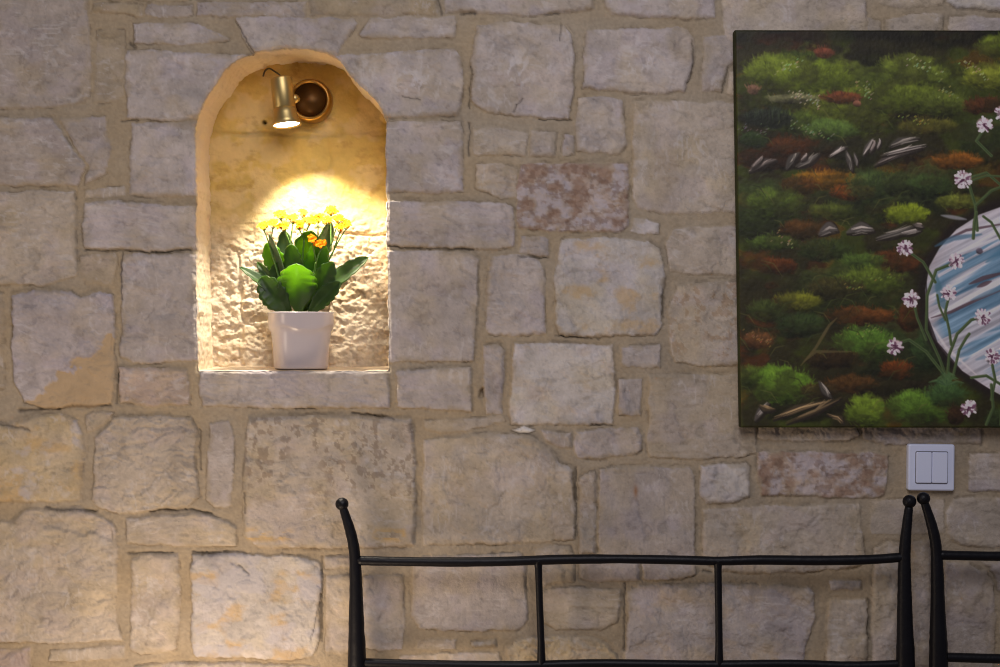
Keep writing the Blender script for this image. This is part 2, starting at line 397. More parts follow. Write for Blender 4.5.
        if sty == 'y3':
            yl = smooth((fbm((x + ox) / 34, (y + oy) / 24, 94, 5, .55) - 0.05) / 0.2)[..., None] * .6
            c = c * (1 - yl) + yl * lin((190, 186, 192))
        if sty in ('m', 'm2'):
            ar = smooth((fbm((x + ox) / 40, (y + oy) / 40, 92, 2) + .35 + (cy - y) / wy * .9) / .5)
            b = fbm((x + ox) / 5.5, (y + oy) / 6.0, 93, 4) + .08 * vn(x / 25, y / 25, 193)
            bl = (smooth((b - 0.10) / 0.16) * ar)[..., None] * (.6 if sty == 'm' else .4)
            c = c * (1 - bl) + bl * lin((138, 122, 106) if sty == 'm' else (160, 126, 88))
            rim = (smooth((b - 0.10) / 0.03) * (1 - smooth((b - .15) / .04)) * ar)[..., None] * .25
            c = c * (1 - rim) + rim * lin((225, 212, 188))
            if sty == 'm':
                yl = (smooth((y - 524) / 9) * (1 - smooth((y - 536) / 9)) * smooth((fbm(x / 14, y / 5, 95, 4) + .2) / .5) * (smooth((300 - x) / 20) + smooth((x - 370) / 8) * smooth((408 - x) / 5)))[..., None] * .8
                c = c * (1 - yl) + yl * lin((212, 176, 112))
        if sty == 'k':
            b = fbm((x + ox) / 13, (y + oy) / 9, 96, 5)[..., None]
            t1 = smooth((b + .08) / .4); c = c * (1 - t1 * .6) + .6 * t1 * lin((150, 118, 96))
            t2 = smooth((-b + .0) / .35); c = c * (1 - t2 * .5) + .5 * t2 * lin((196, 190, 200))
            t3 = smooth((fbm((x + ox) / 6, (y + oy) / 5, 97, 4) - .12) / .2)[..., None]; c = c * (1 - t3 * .5) + .5 * t3 * lin((126, 100, 84))
        if sty == 'g2':   # grey skin broken away from tan rock in the lower right
            t = (x - 13) * .55 + (y - 292) * .8 + 14 * fbm(x / 12, y / 12, 98, 3)
            br = smooth((t - 92) / 4)
            face2 = -0.0022 * br; hgt = hgt + face2 * smooth(d / 4)
            c = c * (1 - br[..., None]) + br[..., None] * lin((190, 166, 134)) * (1 + .1 * n2)
            c = c * np.where(br[..., None] > .5, 1, np.array([1.0, 1.01, 1.08]))
        # small pits
        pit = smooth((vn((x + ox) / 2.1, (y + oy) / 2.1, 99) - .82) / .12) * smooth((fbm(x / 30, y / 30, 101, 2)) / .3)
        hgt -= 0.0008 * pit * smooth(d / 4)
        edge = smooth((d + 0.6) / 1.6)[..., None]
        # mortar smeared over stone edges, patchy
        sm = smooth((fbm((x + ox) / 18, (y + oy) / 18, 102, 3) - .05) / .2) * smooth(1 - (d - 1) / 6)
        edge = edge * (1 - .6 * sm[..., None])
        better = d > sd[sl]
        sd[sl] = np.where(better, d, sd[sl])
        stoneh[sl] = np.where(better & (d > -3), hgt, stoneh[sl])
        msk = (better & (d > -3))[..., None]
        colr[sl] = np.where(msk, colr[sl] * (1 - edge) + c * edge, colr[sl])
    gro = np.exp(-((sd + 0.7) / 0.8) ** 2) * smooth((fbm(X / 16, Y / 16, 110, 3) + .02) / .3)
    H = mo * (1 - smooth((sd + 1) / 2)) + stoneh * (sd > -3) - 0.0016 * gro
    H = H + 0.0015 * smooth((-sd - 2) / 6) * vn(X / 30, Y / 30, 112)
    colr = colr * (1 - 0.32 * gro[..., None])          # colour darkened along the groove lines
    # a small black hole in the joint beside the slab
    hole = inside_dist(X, Y, [(480, 391), (483.5, 387), (483.5, 397), (479, 398)])
    H = H - 0.012 * smooth((hole + 1) / 2)
    for pl, wd, dp in CRACKS:
        for i in range(len(pl) - 1):
            ax, ay = pl[i]; bx_, by_ = pl[i + 1]
            m = (X > min(ax, bx_) - 5) & (X < max(ax, bx_) + 5) & (Y > min(ay, by_) - 5) & (Y < max(ay, by_) + 5)
            if not m.any(): continue
            x = Xw[m]; y = Yw[m]; ex, ey = bx_ - ax, by_ - ay
            t = np.clip(((x - ax) * ex + (y - ay) * ey) / (ex * ex + ey * ey), 0, 1)
            g_ = np.exp(-(np.hypot(x - ax - ex * t, y - ay - ey * t) / wd) ** 2)
            H[m] -= dp * .001 * g_; colr[m] *= (1 - .55 * g_)[:, None]
    # rust stain
    ru = np.exp(-(((X - 635.5) / 2.2) ** 2 + ((Y - 491) / 6) ** 2))[..., None] * .8
    colr = colr * (1 - ru) + ru * lin((150, 104, 60))
    return H, np.clip(colr, 0.02, 0.9)

# dense, slightly ragged outline of the niche opening
def dense(poly, step):
    out = []
    for i in range(len(poly) - 1):
        a = np.array(poly[i], float); b = np.array(poly[i + 1], float)
        n = max(1, int(round(np.hypot(*(b - a)) / step)))
        for k in range(n): out.append(a + (b - a) * k / n)
    out.append(np.array(poly[-1], float)); return np.array(out)
EDGE = dense(OUT, 1.4)
_c = np.array([293., 220.])
# smooth the corners of the traced arch, then roughen
for _ in range(3):
    EDGE[1:-1] = 0.5 * EDGE[1:-1] + 0.25 * (EDGE[:-2] + EDGE[2:])
nr = EDGE - _c; nr = nr / np.linalg.norm(nr, axis=1)[:, None]
am = (1.5 * fbm(EDGE[:, 0] / 17, EDGE[:, 1] / 17, 120, 3) + 1.1 * fbm(EDGE[:, 0] / 4, EDGE[:, 1] / 4, 123, 3, .7))
am[0] = am[-1] = 0
EDGE = EDGE + nr * am[:, None]
loop_pts = np.vstack([EDGE, dense([tuple(EDGE[-1]), tuple(EDGE[0])], 1.6)[1:-1] + np.array([[0, 0.0]])])
NL = len(loop_pts)
k0 = len(EDGE)
loop_pts[k0:, 1] += 0.8 * fbm(loop_pts[k0:, 0] / 14, loop_pts[k0:, 1] / 3, 126, 3)

def edge_sd(X, Y):
    m = (X > 180) & (X < 405) & (Y > 34) & (Y < 388)
    out = np.full(X.shape, -30.0)
    out[m] = inside_dist(X[m], Y[m], loop_pts)
    return out

def edge_round(s):   # worn arris of the opening: the wall face dips back near the edge
    return 0.0035 * smooth(1 - (-s) / 3.0) ** 1.3

# ------------------------------------------------------------------ wall mesh
xs = axis(-600, 1600, -50, 1050, 1.2, 2.6); ys = axis(-500, CY + ZC / S, -50, 715, 1.2, 3.2)
X, Y = np.meshgrid(xs, ys)
Hh, Cc = wall_fields(X, Y)
es = edge_sd(X, Y)
near = (es > -8)
Hh = Hh - np.where(near, edge_round(np.minimum(es, 0)), 0) * (1 + .5 * vn(X / 4, Y / 4, 130)) 
# pull vertices just inside the opening out onto its edge
Xm, Ym = X.copy(), Y.copy()
pull = (es > 0) & (es < 2.6)
idx = np.argwhere(pull)
for (i, j) in idx:
    p = np.array([X[i, j], Y[i, j]]); 
    q = loop_pts; q2 = np.roll(loop_pts, -1, axis=0); e = q2 - q
    t = np.clip(((p - q) * e).sum(1) / ((e * e).sum(1) + 1e-12), 0, 1)
    c = q + e * t[:, None]; b = np.argmin(((c - p) ** 2).sum(1)); Xm[i, j], Ym[i, j] = c[b]
ny, nx = X.shape
vid = np.arange(ny * nx).reshape(ny, nx)
quads = np.stack([vid[:-1, :-1], vid[1:, :-1], vid[1:, 1:], vid[:-1, 1:]], -1).reshape(-1, 4)
inn = (es > 0).ravel()
keep = ~inn[quads].all(1)
quads = quads[keep]
co = np.stack([(Xm - CX) * S, -Hh, ZC - (Ym - CY) * S], -1).reshape(-1, 3)
used = np.zeros(len(co), bool); used[quads.ravel()] = True
remap = np.cumsum(used) - 1
me = np_mesh('wall_back', co[used], remap[quads], Cc.reshape(-1, 3)[used])
M_wall = attr_mat('masonry', 0.9, 230, 0.5, 0.0030, 0.25)
tag(link('wall_back', me, M_wall), 'rough coursed limestone wall with sandy mortar joints', None, None, 'structure')

# ------------------------------------------------------------------ niche
DEP = 0.132
def niche_depth(X, Y):
    """back face of the niche: coarse plaster above, hacked rock below"""
    X = CX + (X - CX) / 1.05; Y = CY + (Y - CY) / 1.05
    low = smooth((Y - 205 - 14 * fbm(X / 30, Y / 30, 140, 2)) / 50)
    Xq = X + 9 * vn(X / 19, Y / 19, 240); Yq = Y + 9 * vn(X / 19, Y / 19, 241)
    mid = smooth((Y - 130 - 5 * vn(X / 25, Y / 25, 141)) / 4)
    h = 0.0035 * fbm(X / 34, Y / 30, 142, 4)
    h = h + 0.8 * (0.0040 * fbm(Xq / 17, Yq / 14, 144, 3) + 0.0050 * fbm(X / 6.5, Y / 5, 147, 5, .78) - 0.004 * smooth((fbm(X / 6, Y / 4.5, 148, 3, .6) - .12) / .2)) * (0.14 + 0.86 * low)
    h = h + 0.0009 * fbm(X / 5, Y / 5, 150, 3)
    h = h + 0.004 * mid                                        # ledge where the top course ends
    h = h - 0.004 * np.exp(-((Y - 133 - 3.5 * vn(X / 22, Y / 22, 152)) / 1.5) ** 2) * smooth((fbm(X / 20, Y / 20, 153, 2) + .3) / .3)
    h = h - 0.003 * np.exp(-((X - 328 - 2 * vn(X / 9, Y / 9, 154)) / 2.2) ** 2) * smooth((Y - 136) / 6) * smooth((200 - Y) / 30)
    h = h - 0.006 * np.exp(-((Y - 234 - 2 * vn(X / 12, Y / 9, 155)) / 1.4) ** 2) * smooth((X - 338) / 10)
    h = h - 0.005 * np.exp(-((X - 240 - 3 * vn(X / 9, Y / 16, 156)) / 2.0) ** 2) * smooth((Y - 250) / 12)
    h = h - 0.02 * np.exp(-(((X - 264) / 1.6) ** 2 + ((Y - 122) / 1.6) ** 2))
    return h
def niche_col(X, Y, s=0):
    lw = smooth((Y - 180) / 90)[..., None]; c = lin((204, 174, 100)) * (1 - lw) + lin((212, 196, 172)) * lw  # upper gold has the bounced lamp light put into the colour; paler below
    n = fbm(X / 22, Y / 20, 160, 4)[..., None]; m = fbm(X / 5, Y / 5, 164, 3)[..., None]
    c = c * (1 + .14 * n + .10 * m)
    g = smooth((fbm(X / 26, Y / 24, 166, 4) - .02) / .3)[..., None]
    c = c * (1 - .3 * g) + .3 * g * lin((226, 206, 170))
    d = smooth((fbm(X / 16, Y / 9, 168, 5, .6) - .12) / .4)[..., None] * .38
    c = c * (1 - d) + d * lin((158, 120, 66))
    return np.clip(c, .02, .9)
bx = np.arange(186, 400, 1.15); by = np.arange(40, 384, 1.15)
BX, BY = np.meshgrid(bx, by)
bh = niche_depth(BX, BY); bs = inside_dist(BX, BY, loop_pts)
byd = DEP - bh
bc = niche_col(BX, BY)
hole = np.exp(-(((BX - 252) / 1.8) ** 2 + ((BY - 111.5) / 1.8) ** 2))[..., None]
bc = bc * (1 - .85 * hole)
bz = ZC - (BY - CY) * S
v = np.arange(BX.size).reshape(BX.shape)
bq = np.stack([v[:-1, :-1], v[1:, :-1], v[1:, 1:], v[:-1, 1:]], -1).reshape(-1, 4)
bq = bq[(bs.ravel()[bq] > -5).all(1)]
bco = np.stack([(BX - CX) * S, byd, bz], -1).reshape(-1, 3)
u = np.zeros(len(bco), bool); u[bq.ravel()] = True; rm = np.cumsum(u) - 1
bco, bcl, bq = bco[u], bc.reshape(-1, 3)[u], rm[bq]
# reveal: jambs, arch soffit and sill swept from the outline back into the wall
ND = 96
lh, lc = wall_fields(loop_pts[:, 0], loop_pts[:, 1])
front = -lh + 0.0035
nrm = np.roll(loop_pts, -1, 0) - np.roll(loop_pts, 1, 0)
nrm = np.stack([-nrm[:, 1], nrm[:, 0]], -1); nrm /= np.linalg.norm(nrm, axis=1)[:, None]
cen = loop_pts.mean(0)
flip = ((loop_pts - cen) * nrm).sum(1) < 0; nrm[flip] *= -1         # outward
arc = np.concatenate([[0], np.cumsum(np.linalg.norm(np.diff(loop_pts, axis=0), axis=1))])
T = np.concatenate([[-0.03], np.linspace(0, 1, ND) ** 1.15, [1.08]])
rowsv = []; rowsc = []
isb = np.zeros(NL); isb[k0:] = 1
sill_w = np.convolve(np.concatenate([isb, isb, isb]), np.ones(5) / 5, 'same')[NL:2 * NL]
for t in T:
    tt = max(t, 0); yy = front * (1 - tt) + tt * DEP + (0.004 if t < 0 else 0)
    dd = tt * DEP / S
    rough = (1.7 * fbm(arc / 16, np.full(NL, dd) / 16, 170, 3) + 1.3 * fbm(arc / 5, np.full(NL, dd) / 5, 173, 3)) * smooth(np.full(NL, tt) / .05) * (1 - .78 * sill_w)
    rough = rough + 2.2 * smooth(1 - tt / .07) * 0
    off = (1.2 if t < 0 else 0) - rough * 0.8 - 0.5 * smooth(np.full(NL, tt) / .1) * (1 - sill_w)
    p = loop_pts + nrm * off[:, None]
    p[:, 1] -= 3.0 * tt * sill_w
    rowsv.append(np.stack([(p[:, 0] - CX) * S, yy, ZC - (p[:, 1] - CY) * S], -1))
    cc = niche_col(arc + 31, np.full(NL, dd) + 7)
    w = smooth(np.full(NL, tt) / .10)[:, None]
    pal = lin((226, 211, 190))  # paler reveal colour stands in for light caught on the jambs
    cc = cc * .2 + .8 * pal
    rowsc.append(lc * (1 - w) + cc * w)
lv = np.concatenate(rowsv); lcc = np.concatenate(rowsc); nT = len(T)
g = np.arange(nT * NL).reshape(nT, NL); g2 = np.roll(g, -1, 1)
lq = np.stack([g[:-1], g[1:], g2[1:], g2[:-1]], -1).reshape(-1, 4) + len(bco)
me = np_mesh('wall_niche', np.concatenate([bco, lv]), np.concatenate([bq, lq]), np.concatenate([bcl, np.clip(lcc, .02, .9)]))
M_niche = attr_mat('niche_plaster', 0.9, 220, 0.5, 0.0030, 0.2)
tag(link('wall_niche', me, M_niche), 'arched niche recessed into the stone wall, lined with sandy rough plaster', None, None, 'structure')

# floor of the room
bm = bmesh.new(); bmesh.ops.create_grid(bm, x_segments=8, y_segments=8, size=1)
for q in bm.verts: q.co = Vector((q.co.x * 1.92, -1.7 + q.co.y * 1.7, 0))
M_floor, nt, b = nodes('floor_tiles')
br = nt.nodes.new('ShaderNodeTexBrick'); br.offset = 0; br.inputs['Scale'].default_value = 3
br.inputs['Color1'].default_value = L4((170, 150, 125)); br.inputs['Color2'].default_value = L4((160, 140, 118)); br.inputs['Mortar'].default_value = L4((110, 100, 90))
br.inputs['Mortar Size'].default_value = 0.01; br.inputs['Brick Width'].default_value = 1; br.inputs['Row Height'].default_value = 1
tc = nt.nodes.new('ShaderNodeTexCoord'); nt.links.new(tc.outputs['Object'], br.inputs['Vector']); nt.links.new(br.outputs['Color'], b.inputs['Base Color'])
tag(obj('floor', bm, M_floor, None, False), 'beige tiled floor', None, None, 'structure')

# ------------------------------------------------------------------ shape helpers
def tube(path, radii, seg=14, bm=None, sub=6, wob=0.0, caps=True, flat=1.0):
    bm = bm or bmesh.new()
    pts = [Vector(p) for p in path]; n = len(pts)
    dp, dr = [], []
    for i in range(n - 1):
        p0, p1, p2, p3 = pts[max(i - 1, 0)], pts[i], pts[i + 1], pts[min(i + 2, n - 1)]
        for s in range(sub):
            t = s / sub
            dp.append(0.5 * ((2 * p1) + (p2 - p0) * t + (2 * p0 - 5 * p1 + 4 * p2 - p3) * t * t + (3 * p1 - p0 - 3 * p2 + p3) * t ** 3))
            dr.append(radii[i] * (1 - t) + radii[i + 1] * t)
    dp.append(pts[-1]); dr.append(radii[-1])
    up = Vector((0, -1, 0.13)).normalized(); rings = []
    for i, p in enumerate(dp):
        tg = (dp[min(i + 1, len(dp) - 1)] - dp[max(i - 1, 0)]).normalized()
        a = tg.cross(up)
        if a.length < 1e-3: a = tg.cross(Vector((1, 0, 0)))
        a.normalize(); b2 = tg.cross(a).normalized()
        r = dr[i] * (1 + wob * (rnd.random() - .5))
        rings.append([bm.verts.new(p + (a * math.cos(2 * math.pi * k / seg) + b2 * flat * math.sin(2 * math.pi * k / seg)) * r * (1 + wob * .4 * (rnd.random() - .5))) for k in range(seg)])
    for i in range(len(rings) - 1):
        for k in range(seg):
            bm.faces.new((rings[i][k], rings[i][(k + 1) % seg], rings[i + 1][(k + 1) % seg], rings[i + 1][k]))
    if caps:
        bm.faces.new(rings[0][::-1]); bm.faces.new(rings[-1])
    return bm

def lathe(prof, mat4=Matrix.Identity(4), seg=48, rfun=None):
    bm = bmesh.new(); rings = []
    for i, (r, z) in enumerate(prof):
        ring = []
        for k in range(seg):
            a = 2 * math.pi * k / seg
            rr, zz = (r, z) if rfun is None else rfun(r, z, a, i)
            ring.append(bm.verts.new(mat4 @ Vector((rr * math.cos(a), rr * math.sin(a), zz))))
        rings.append(ring)
    for i in range(len(rings) - 1):
        for k in range(seg):
            bm.faces.new((rings[i][k], rings[i][(k + 1) % seg], rings[i + 1][(k + 1) % seg], rings[i + 1][k]))
    if prof[0][0] > 1e-6: bm.faces.new(rings[0][::-1])
    if prof[-1][0] > 1e-6: bm.faces.new(rings[-1])
    bmesh.ops.remove_doubles(bm, verts=bm.verts, dist=1e-6)
    return bm

def frame_to(direction, loc, ref=Vector((0, 1, 0))):
    z = direction.normalized(); x = ref.cross(z).normalized(); y = z.cross(x)
    m = Matrix((x, y, z)).transposed().to_4x4(); m.translation = loc; return m

# ------------------------------------------------------------------ iron headboards
M_iron = plain('forged_black_iron', (13, 13, 20), 0.45, 0.1, 0.3, bump=(120, 0.35, 0.002))
def headboard(label, dx=0.0, dy=0.0):
    Yh = -0.055
    hp = lambda a, b: P(a + dx, b + dy, Yh)
    k = S * (D + Yh) / D
    base = hp(632, 600); base.z = 0
    root = empty('iron_headboard', base, label, 'headboard', 'iron headboards standing side by side')
    posts = []
    # left post
    fl = hp(357, 600); fl.z = 0.0
    f1 = hp(357, 800)
    path = [hp(343, 508), hp(346, 517), hp(350, 530), hp(353.5, 545), hp(355, 560), hp(356, 590), hp(356.5, 630), hp(357, 667), f1, fl]
    rad = [3.8, 4.3, 4.9, 5.2, 5.4, 6.2, 7.6, 8.8, 9.6, 9.8]
    posts.append(obj('post', tube(path, [r * k * 1.06 for r in rad], wob=.05), M_iron, root))
    fr = hp(905, 600); fr.z = 0.0
    path = [hp(909, 507), hp(907.5, 520), hp(905.5, 540), hp(904.5, 560), hp(904.5, 590), hp(905, 630), hp(905.5, 667), hp(905.5, 800), fr]
    rad = [3.8, 4.6, 5.2, 5.8, 6.6, 7.8, 8.9, 9.5, 9.8]
    posts.append(obj('post', tube(path, [r * k * 1.06 for r in rad], wob=.05), M_iron, root))
    for (cx, cy, r), po in zip(((342, 504, 6.6), (909.5, 501.5, 6.8)), posts):
        bm = bmesh.new(); bmesh.ops.create_icosphere(bm, subdivisions=4, radius=r * k)
        c = hp(cx, cy)
        for q in bm.verts:
            q.co = Vector((q.co.x, q.co.y, q.co.z * .97)) * (1 + .02 * math.sin(q.co.x * 900) * math.cos(q.co.z * 700)) + c
        obj('finial_ball', bm, M_iron, po)
    rail = [(357, 560.5), (400, 561.5), (450, 562), (500, 561.5), (560, 559.5), (620, 559), (680, 560), (720, 561), (760, 560), (820, 560.5), (870, 559.5), (904, 557)]
    obj('top_rail', tube([hp(*p) for p in rail], [rnd.uniform(4.4, 5.1) * k for _ in rail], wob=.05), M_iron, root)
    rail = [(357, 662.5), (430, 664.5), (520, 665.5), (600, 663.5), (700, 665), (790, 664), (850, 666), (904, 664)]
    obj('lower_rail', tube([hp(*p) for p in rail], [rnd.uniform(4.3, 4.9) * k for _ in rail], wob=.05), M_iron, root)
    obj('spindle', tube([hp(538, 561), hp(538.5, 569), hp(539.5, 600), hp(541, 640), hp(541.5, 665)], [5 * k, 3.7 * k, 3.5 * k, 3.6 * k, 4.6 * k], wob=.04), M_iron, root)
    obj('spindle', tube([hp(718, 561), hp(718, 569), hp(718.5, 600), hp(719, 640), hp(719, 665)], [5 * k, 3.8 * k, 3.6 * k, 3.7 * k, 4.6 * k], wob=.04), M_iron, root)
    return root
headboard('black forged iron headboard below the niche and painting, showing two spindles and both posts')
headboard('black forged iron headboard below the light switch, cut off by the right edge', 581.5, -5.5)

# ------------------------------------------------------------------ switch
M_plast = plain('white_plastic', (222, 230, 255), 0.35, 0, 0.5)
M_plastd = plain('grey_gap_plastic', (118, 118, 130), 0.5, 0, 0.4)
def rbox(x0, x1, z0, z1, y0, y1, r, bev, seg=5):
    """rounded plate: corners radius r, front edge bevelled; y0 back, y1 front (toward -y)"""
    bm = bmesh.new()
    def ring(ins, y):
        out = []
        rr = max(r - ins, 0.0004)
        for (cx, cz, a0) in ((x1 - ins - rr, z1 - ins - rr, 0), (x0 + ins + rr, z1 - ins - rr, 90), (x0 + ins + rr, z0 + ins + rr, 180), (x1 - ins - rr, z0 + ins + rr, 270)):
            for s in range(seg + 1):
                a = math.radians(a0 + 90 * s / seg); out.append(bm.verts.new((cx + rr * math.cos(a), y, cz + rr * math.sin(a))))
        return out
    rs = [ring(0, y0), ring(0, y1 + bev), ring(bev * .3, y1 + bev * .3), ring(bev, y1)]
    n = len(rs[0])
    for a, b in zip(rs[:-1], rs[1:]):
        for k in range(n): bm.faces.new((a[k], a[(k + 1) % n], b[(k + 1) % n], b[k]))
    bm.faces.new(rs[-1]); bm.faces.new(rs[0][::-1])
    return bm
c = P(931.5, 467.5, -0.012)
root = empty('light_switch', Vector((c.x, -0.004, c.z)), 'white double rocker light switch on the stone wall under the painting', 'light switch')
w = 0.0405
R3 = Matrix.Rotation(math.radians(0.6), 4, 'Y')
def sw(name, a, b, cc, d, y0, y1, r, bev, m):
    bm = rbox(a, b, cc, d, y0, y1, r, bev)
    for q in bm.verts:
        p = R3 @ Vector((q.co.x, 0, q.co.z)); q.co = Vector((c.x + p.x, q.co.y, c.z + p.z))
    o = obj(name, bm, m, root, False)
    return o
sw('frame', -w, w, -w, w, 0.0, -0.0125, 0.004, 0.0028, M_plast)
sw('inner_surround', -0.0285, 0.0285, -0.0285, 0.0285, -0.006, -0.0131, 0.003, 0.0006, M_plastd)
sw('rocker', -0.0272, -0.0004, -0.0268, 0.0268, -0.008, -0.0158, 0.0022, 0.0012, M_plast)
sw('rocker', 0.0004, 0.0272, -0.0268, 0.0268, -0.008, -0.0158, 0.0022, 0.0012, M_plast)

# ------------------------------------------------------------------ painting on canvas
PX0, PY0, RES = 734.0, 29.0, 1.6                # canvas origin and cells per unit
PW, PH = 405, 400
GW, GH = int(PW * RES), int(PH * RES)
pr = np.random.default_rng(5); prr = random.Random(9)
gx, gy = np.meshgrid(PX0 + np.arange(GW) / RES, PY0 + np.arange(GH) / RES)
IMG = np.ones((GH, GW, 3)) * np.array((36, 33, 15.))
n = fbm(gx / 40, gy / 30, 200, 4)[..., None]
IMG += smooth((n + .1) / .4) * np.array((10, 20, -2)); 
n = fbm(gx / 34, gy / 20, 204, 4)[..., None]
IMG += smooth((n - .1) / .3) * np.array((34, 6, 0))
IMG += 4 * fbm(gx / 3, gy / 3, 208, 3)[..., None]
IMG *= (1 - .55 * smooth((52 + 7 * vn(gx / 20, gy / 20, 209) - gy) / 14))[..., None]
UNDER = [(815,88,80,40,(60,70,19)),(905,92,62,36,(56,66,19)),(765,210,42,34,(42,54,22)),(885,200,66,26,(40,50,24)),(850,292,70,34,(44,52,21)),(900,350,50,40,(36,46,22)),(875,52,30,13,(22,20,11)),(766,117,30,9,(26,28,20)),(902,112,17,7,(34,22,13)),(800,408,44,15,(26,22,14)),(890,388,44,10,(30,24,14)),(870,150,60,16,(30,28,16)),(770,160,34,12,(40,24,14)),(985,140,30,26,(38,48,22)),(940,180,40,24,(36,44,20))]
def win(x0, x1, y0, y1):
    a = int(max(0, (x0 - PX0) * RES)); b = int(min(GW, (x1 - PX0) * RES + 1)); c_ = int(max(0, (y0 - PY0) * RES)); d = int(min(GH, (y1 - PY0) * RES + 1))
    return (slice(c_, d), slice(a, b)) if b > a and d > c_ else None
def stroke(pts, wd, col, al=1.0, soft=.7, taper=True):
    pts = np.array(pts, float); pts[:, 0] -= 6.2 * (pts[:, 1] - 30) / 398; x0, y0 = pts.min(0) - wd - 2; x1, y1 = pts.max(0) + wd + 2
    s = win(x0, x1, y0, y1)
    if s is None: return
    x = gx[s]; y = gy[s]; best = np.full(x.shape, 1e9); n = len(pts) - 1
    for i in range(n):
        a, b = pts[i], pts[i + 1]; e = b - a
        t = np.clip(((x - a[0]) * e[0] + (y - a[1]) * e[1]) / (e @ e + 1e-9), 0, 1)
        d = np.hypot(x - a[0] - e[0] * t, y - a[1] - e[1] * t)
        tt = (i + t) / n; ww = wd * ((1 - .75 * np.abs(2 * tt - 1) ** 2) if taper else 1)
        best = np.minimum(best, d - ww)
    m = (al * smooth(.5 - best / (2 * soft)))[..., None]
    IMG[s] = IMG[s] * (1 - m) + m * np.array(col, float)
def blob(cx, cy, rx, ry, col, al=.85, tuft=True, hi=None, seed=0):
    cx0 = cx; cx = cx - 6.2 * (cy - 30) / 398
    s = win(cx - rx * 1.5, cx + rx * 1.5, cy - ry * 1.6, cy + ry * 1.6)
    if s is None: return
    x = gx[s]; y = gy[s]
    r = np.hypot((x - cx) / rx, (y - cy) / ry) + .3 * fbm(x / 9, y / 7, 210 + seed % 40, 3)
    m = (al * smooth((1.15 - r) / .42))[..., None]
    sh = (.88 + .50 * np.clip((cy - y) / ry * 1.1, -1, .75) + .22 * fbm(x / 4, y / 3, 215, 2))[..., None]   # painted modelling
    IMG[s] = IMG[s] * (1 - m) + m * np.array(col, float) * sh
    if tuft:
        for _ in range(int(rx * ry * .38) + 6):
            a = prr.uniform(-math.pi, 0) if prr.random() < .8 else prr.uniform(0, math.pi)
            q = math.sqrt(prr.random()) * 1.02
            px, py = cx0 + rx * q * math.cos(a), cy + ry * q * math.sin(a)
            ln = prr.uniform(1.5, 4.2); aa = a * .5 - math.pi / 4 + prr.uniform(-.5, .5)
            f = prr.uniform(.7, 1.18) * (1.08 if q > .6 and a < 0 else .85)
            cc = [min(255, v * f) for v in (hi if hi and prr.random() < .35 else col)]
            stroke([(px, py), (px + ln * math.cos(aa) * .8, py + ln * math.sin(aa))], .5, cc, .42, .7, False)
mounds = [
 (800,60,34,10,(40,52,14)), (772,72,30,19,(84,98,22)), (812,80,42,24,(78,92,18)), (850,112,48,24,(78,88,20)), (795,122,34,12,(58,72,20)),
 (905,66,30,13,(88,102,26)), (925,76,24,12,(84,98,26)), (900,98,44,18,(74,86,20)), (945,104,26,14,(66,76,22)), (985,76,28,14,(112,120,28)), (998,46,24,12,(84,98,22)),
 (790,98,26,5,(98,96,64)), (768,118,24,11,(34,42,30)), (828,130,28,11,(66,88,32)), (785,146,20,11,(80,42,16)), (752,140,14,9,(34,50,20)),
 (928,126,30,9,(76,74,22)), (985,105,24,9,(84,42,20)), (955,160,24,9,(140,78,18)), (826,180,34,10,(142,92,16)), (852,192,24,8,(132,62,16)), (798,186,20,9,(88,52,16)),
 (775,204,28,16,(62,78,22)), (905,214,23,11,(112,128,18)), (872,186,28,18,(46,60,26)), (900,184,20,12,(44,52,22)), (958,202,24,8,(86,94,28)), (830,212,24,9,(58,66,20)),
 (930,185,24,12,(44,60,24)), (800,230,22,10,(78,48,18)), (772,243,26,8,(64,84,24)), (822,250,30,12,(40,52,20)), (774,266,22,9,(98,48,16)), (895,262,24,12,(96,50,18)),
 (862,262,24,10,(56,76,24)), (868,281,34,14,(74,90,22)), (835,290,30,12,(48,44,18)), (796,302,25,10,(90,92,18)), (765,312,20,12,(46,56,20)), (860,316,36,10,(110,58,18)),
 (908,318,12,14,(88,44,16)), (800,326,26,13,(38,52,22)), (757,341,15,9,(104,64,30)), (862,344,30,18,(72,108,28)), (830,360,30,10,(52,36,16)), (780,386,34,20,(78,112,24)),
 (748,378,13,12,(58,74,20)), (895,371,17,10,(114,54,16)), (930,352,22,22,(42,62,28)), (848,385,26,10,(86,54,20)), (818,392,18,9,(52,40,18)), (864,412,20,17,(88,112,24)),
 (918,408,34,18,(74,108,28)), (945,395,22,12,(46,72,34)), (955,415,10,10,(64,38,22)), (1000,420,16,12,(40,54,24)), (965,235,14,6,(90,50,20)),
]
for i, mnd in enumerate(UNDER): blob(*mnd[:4], mnd[4], .75, False, None, i + 3)
for i, mnd in enumerate(mounds): blob(*mnd, seed=i)
gl = smooth((fbm(gx / 26, gy / 15, 260, 4) - .0) / .35)[..., None] * .42
IMG = (IMG * (1 - gl) + gl * np.array((38, 37, 16.))) * (1 + .22 * fbm(gx / 12, gy / 8, 264, 4)[..., None])
IMG *= np.where((IMG[..., :1] > IMG[..., 1:2] * 1.25), .84, 1.0)
for _ in range(60):                                     # the canvas goes on past the right edge
    blob(prr.uniform(1010, 1135), prr.uniform(45, 425), prr.uniform(12, 30), prr.uniform(8, 16), prr.choice([(84,98,22),(60,74,22),(100,52,18),(74,108,28),(44,56,24)]), seed=prr.randrange(40))
for (a, b, r1, r2, cc) in [(823,52,11,6,(104,50,32)), (840,97,20,6,(92,42,24)), (752,89,7,6,(108,74,56)), (856,103,4,3,(126,76,56))]:
    blob(a, b, r1, r2, cc, .85)
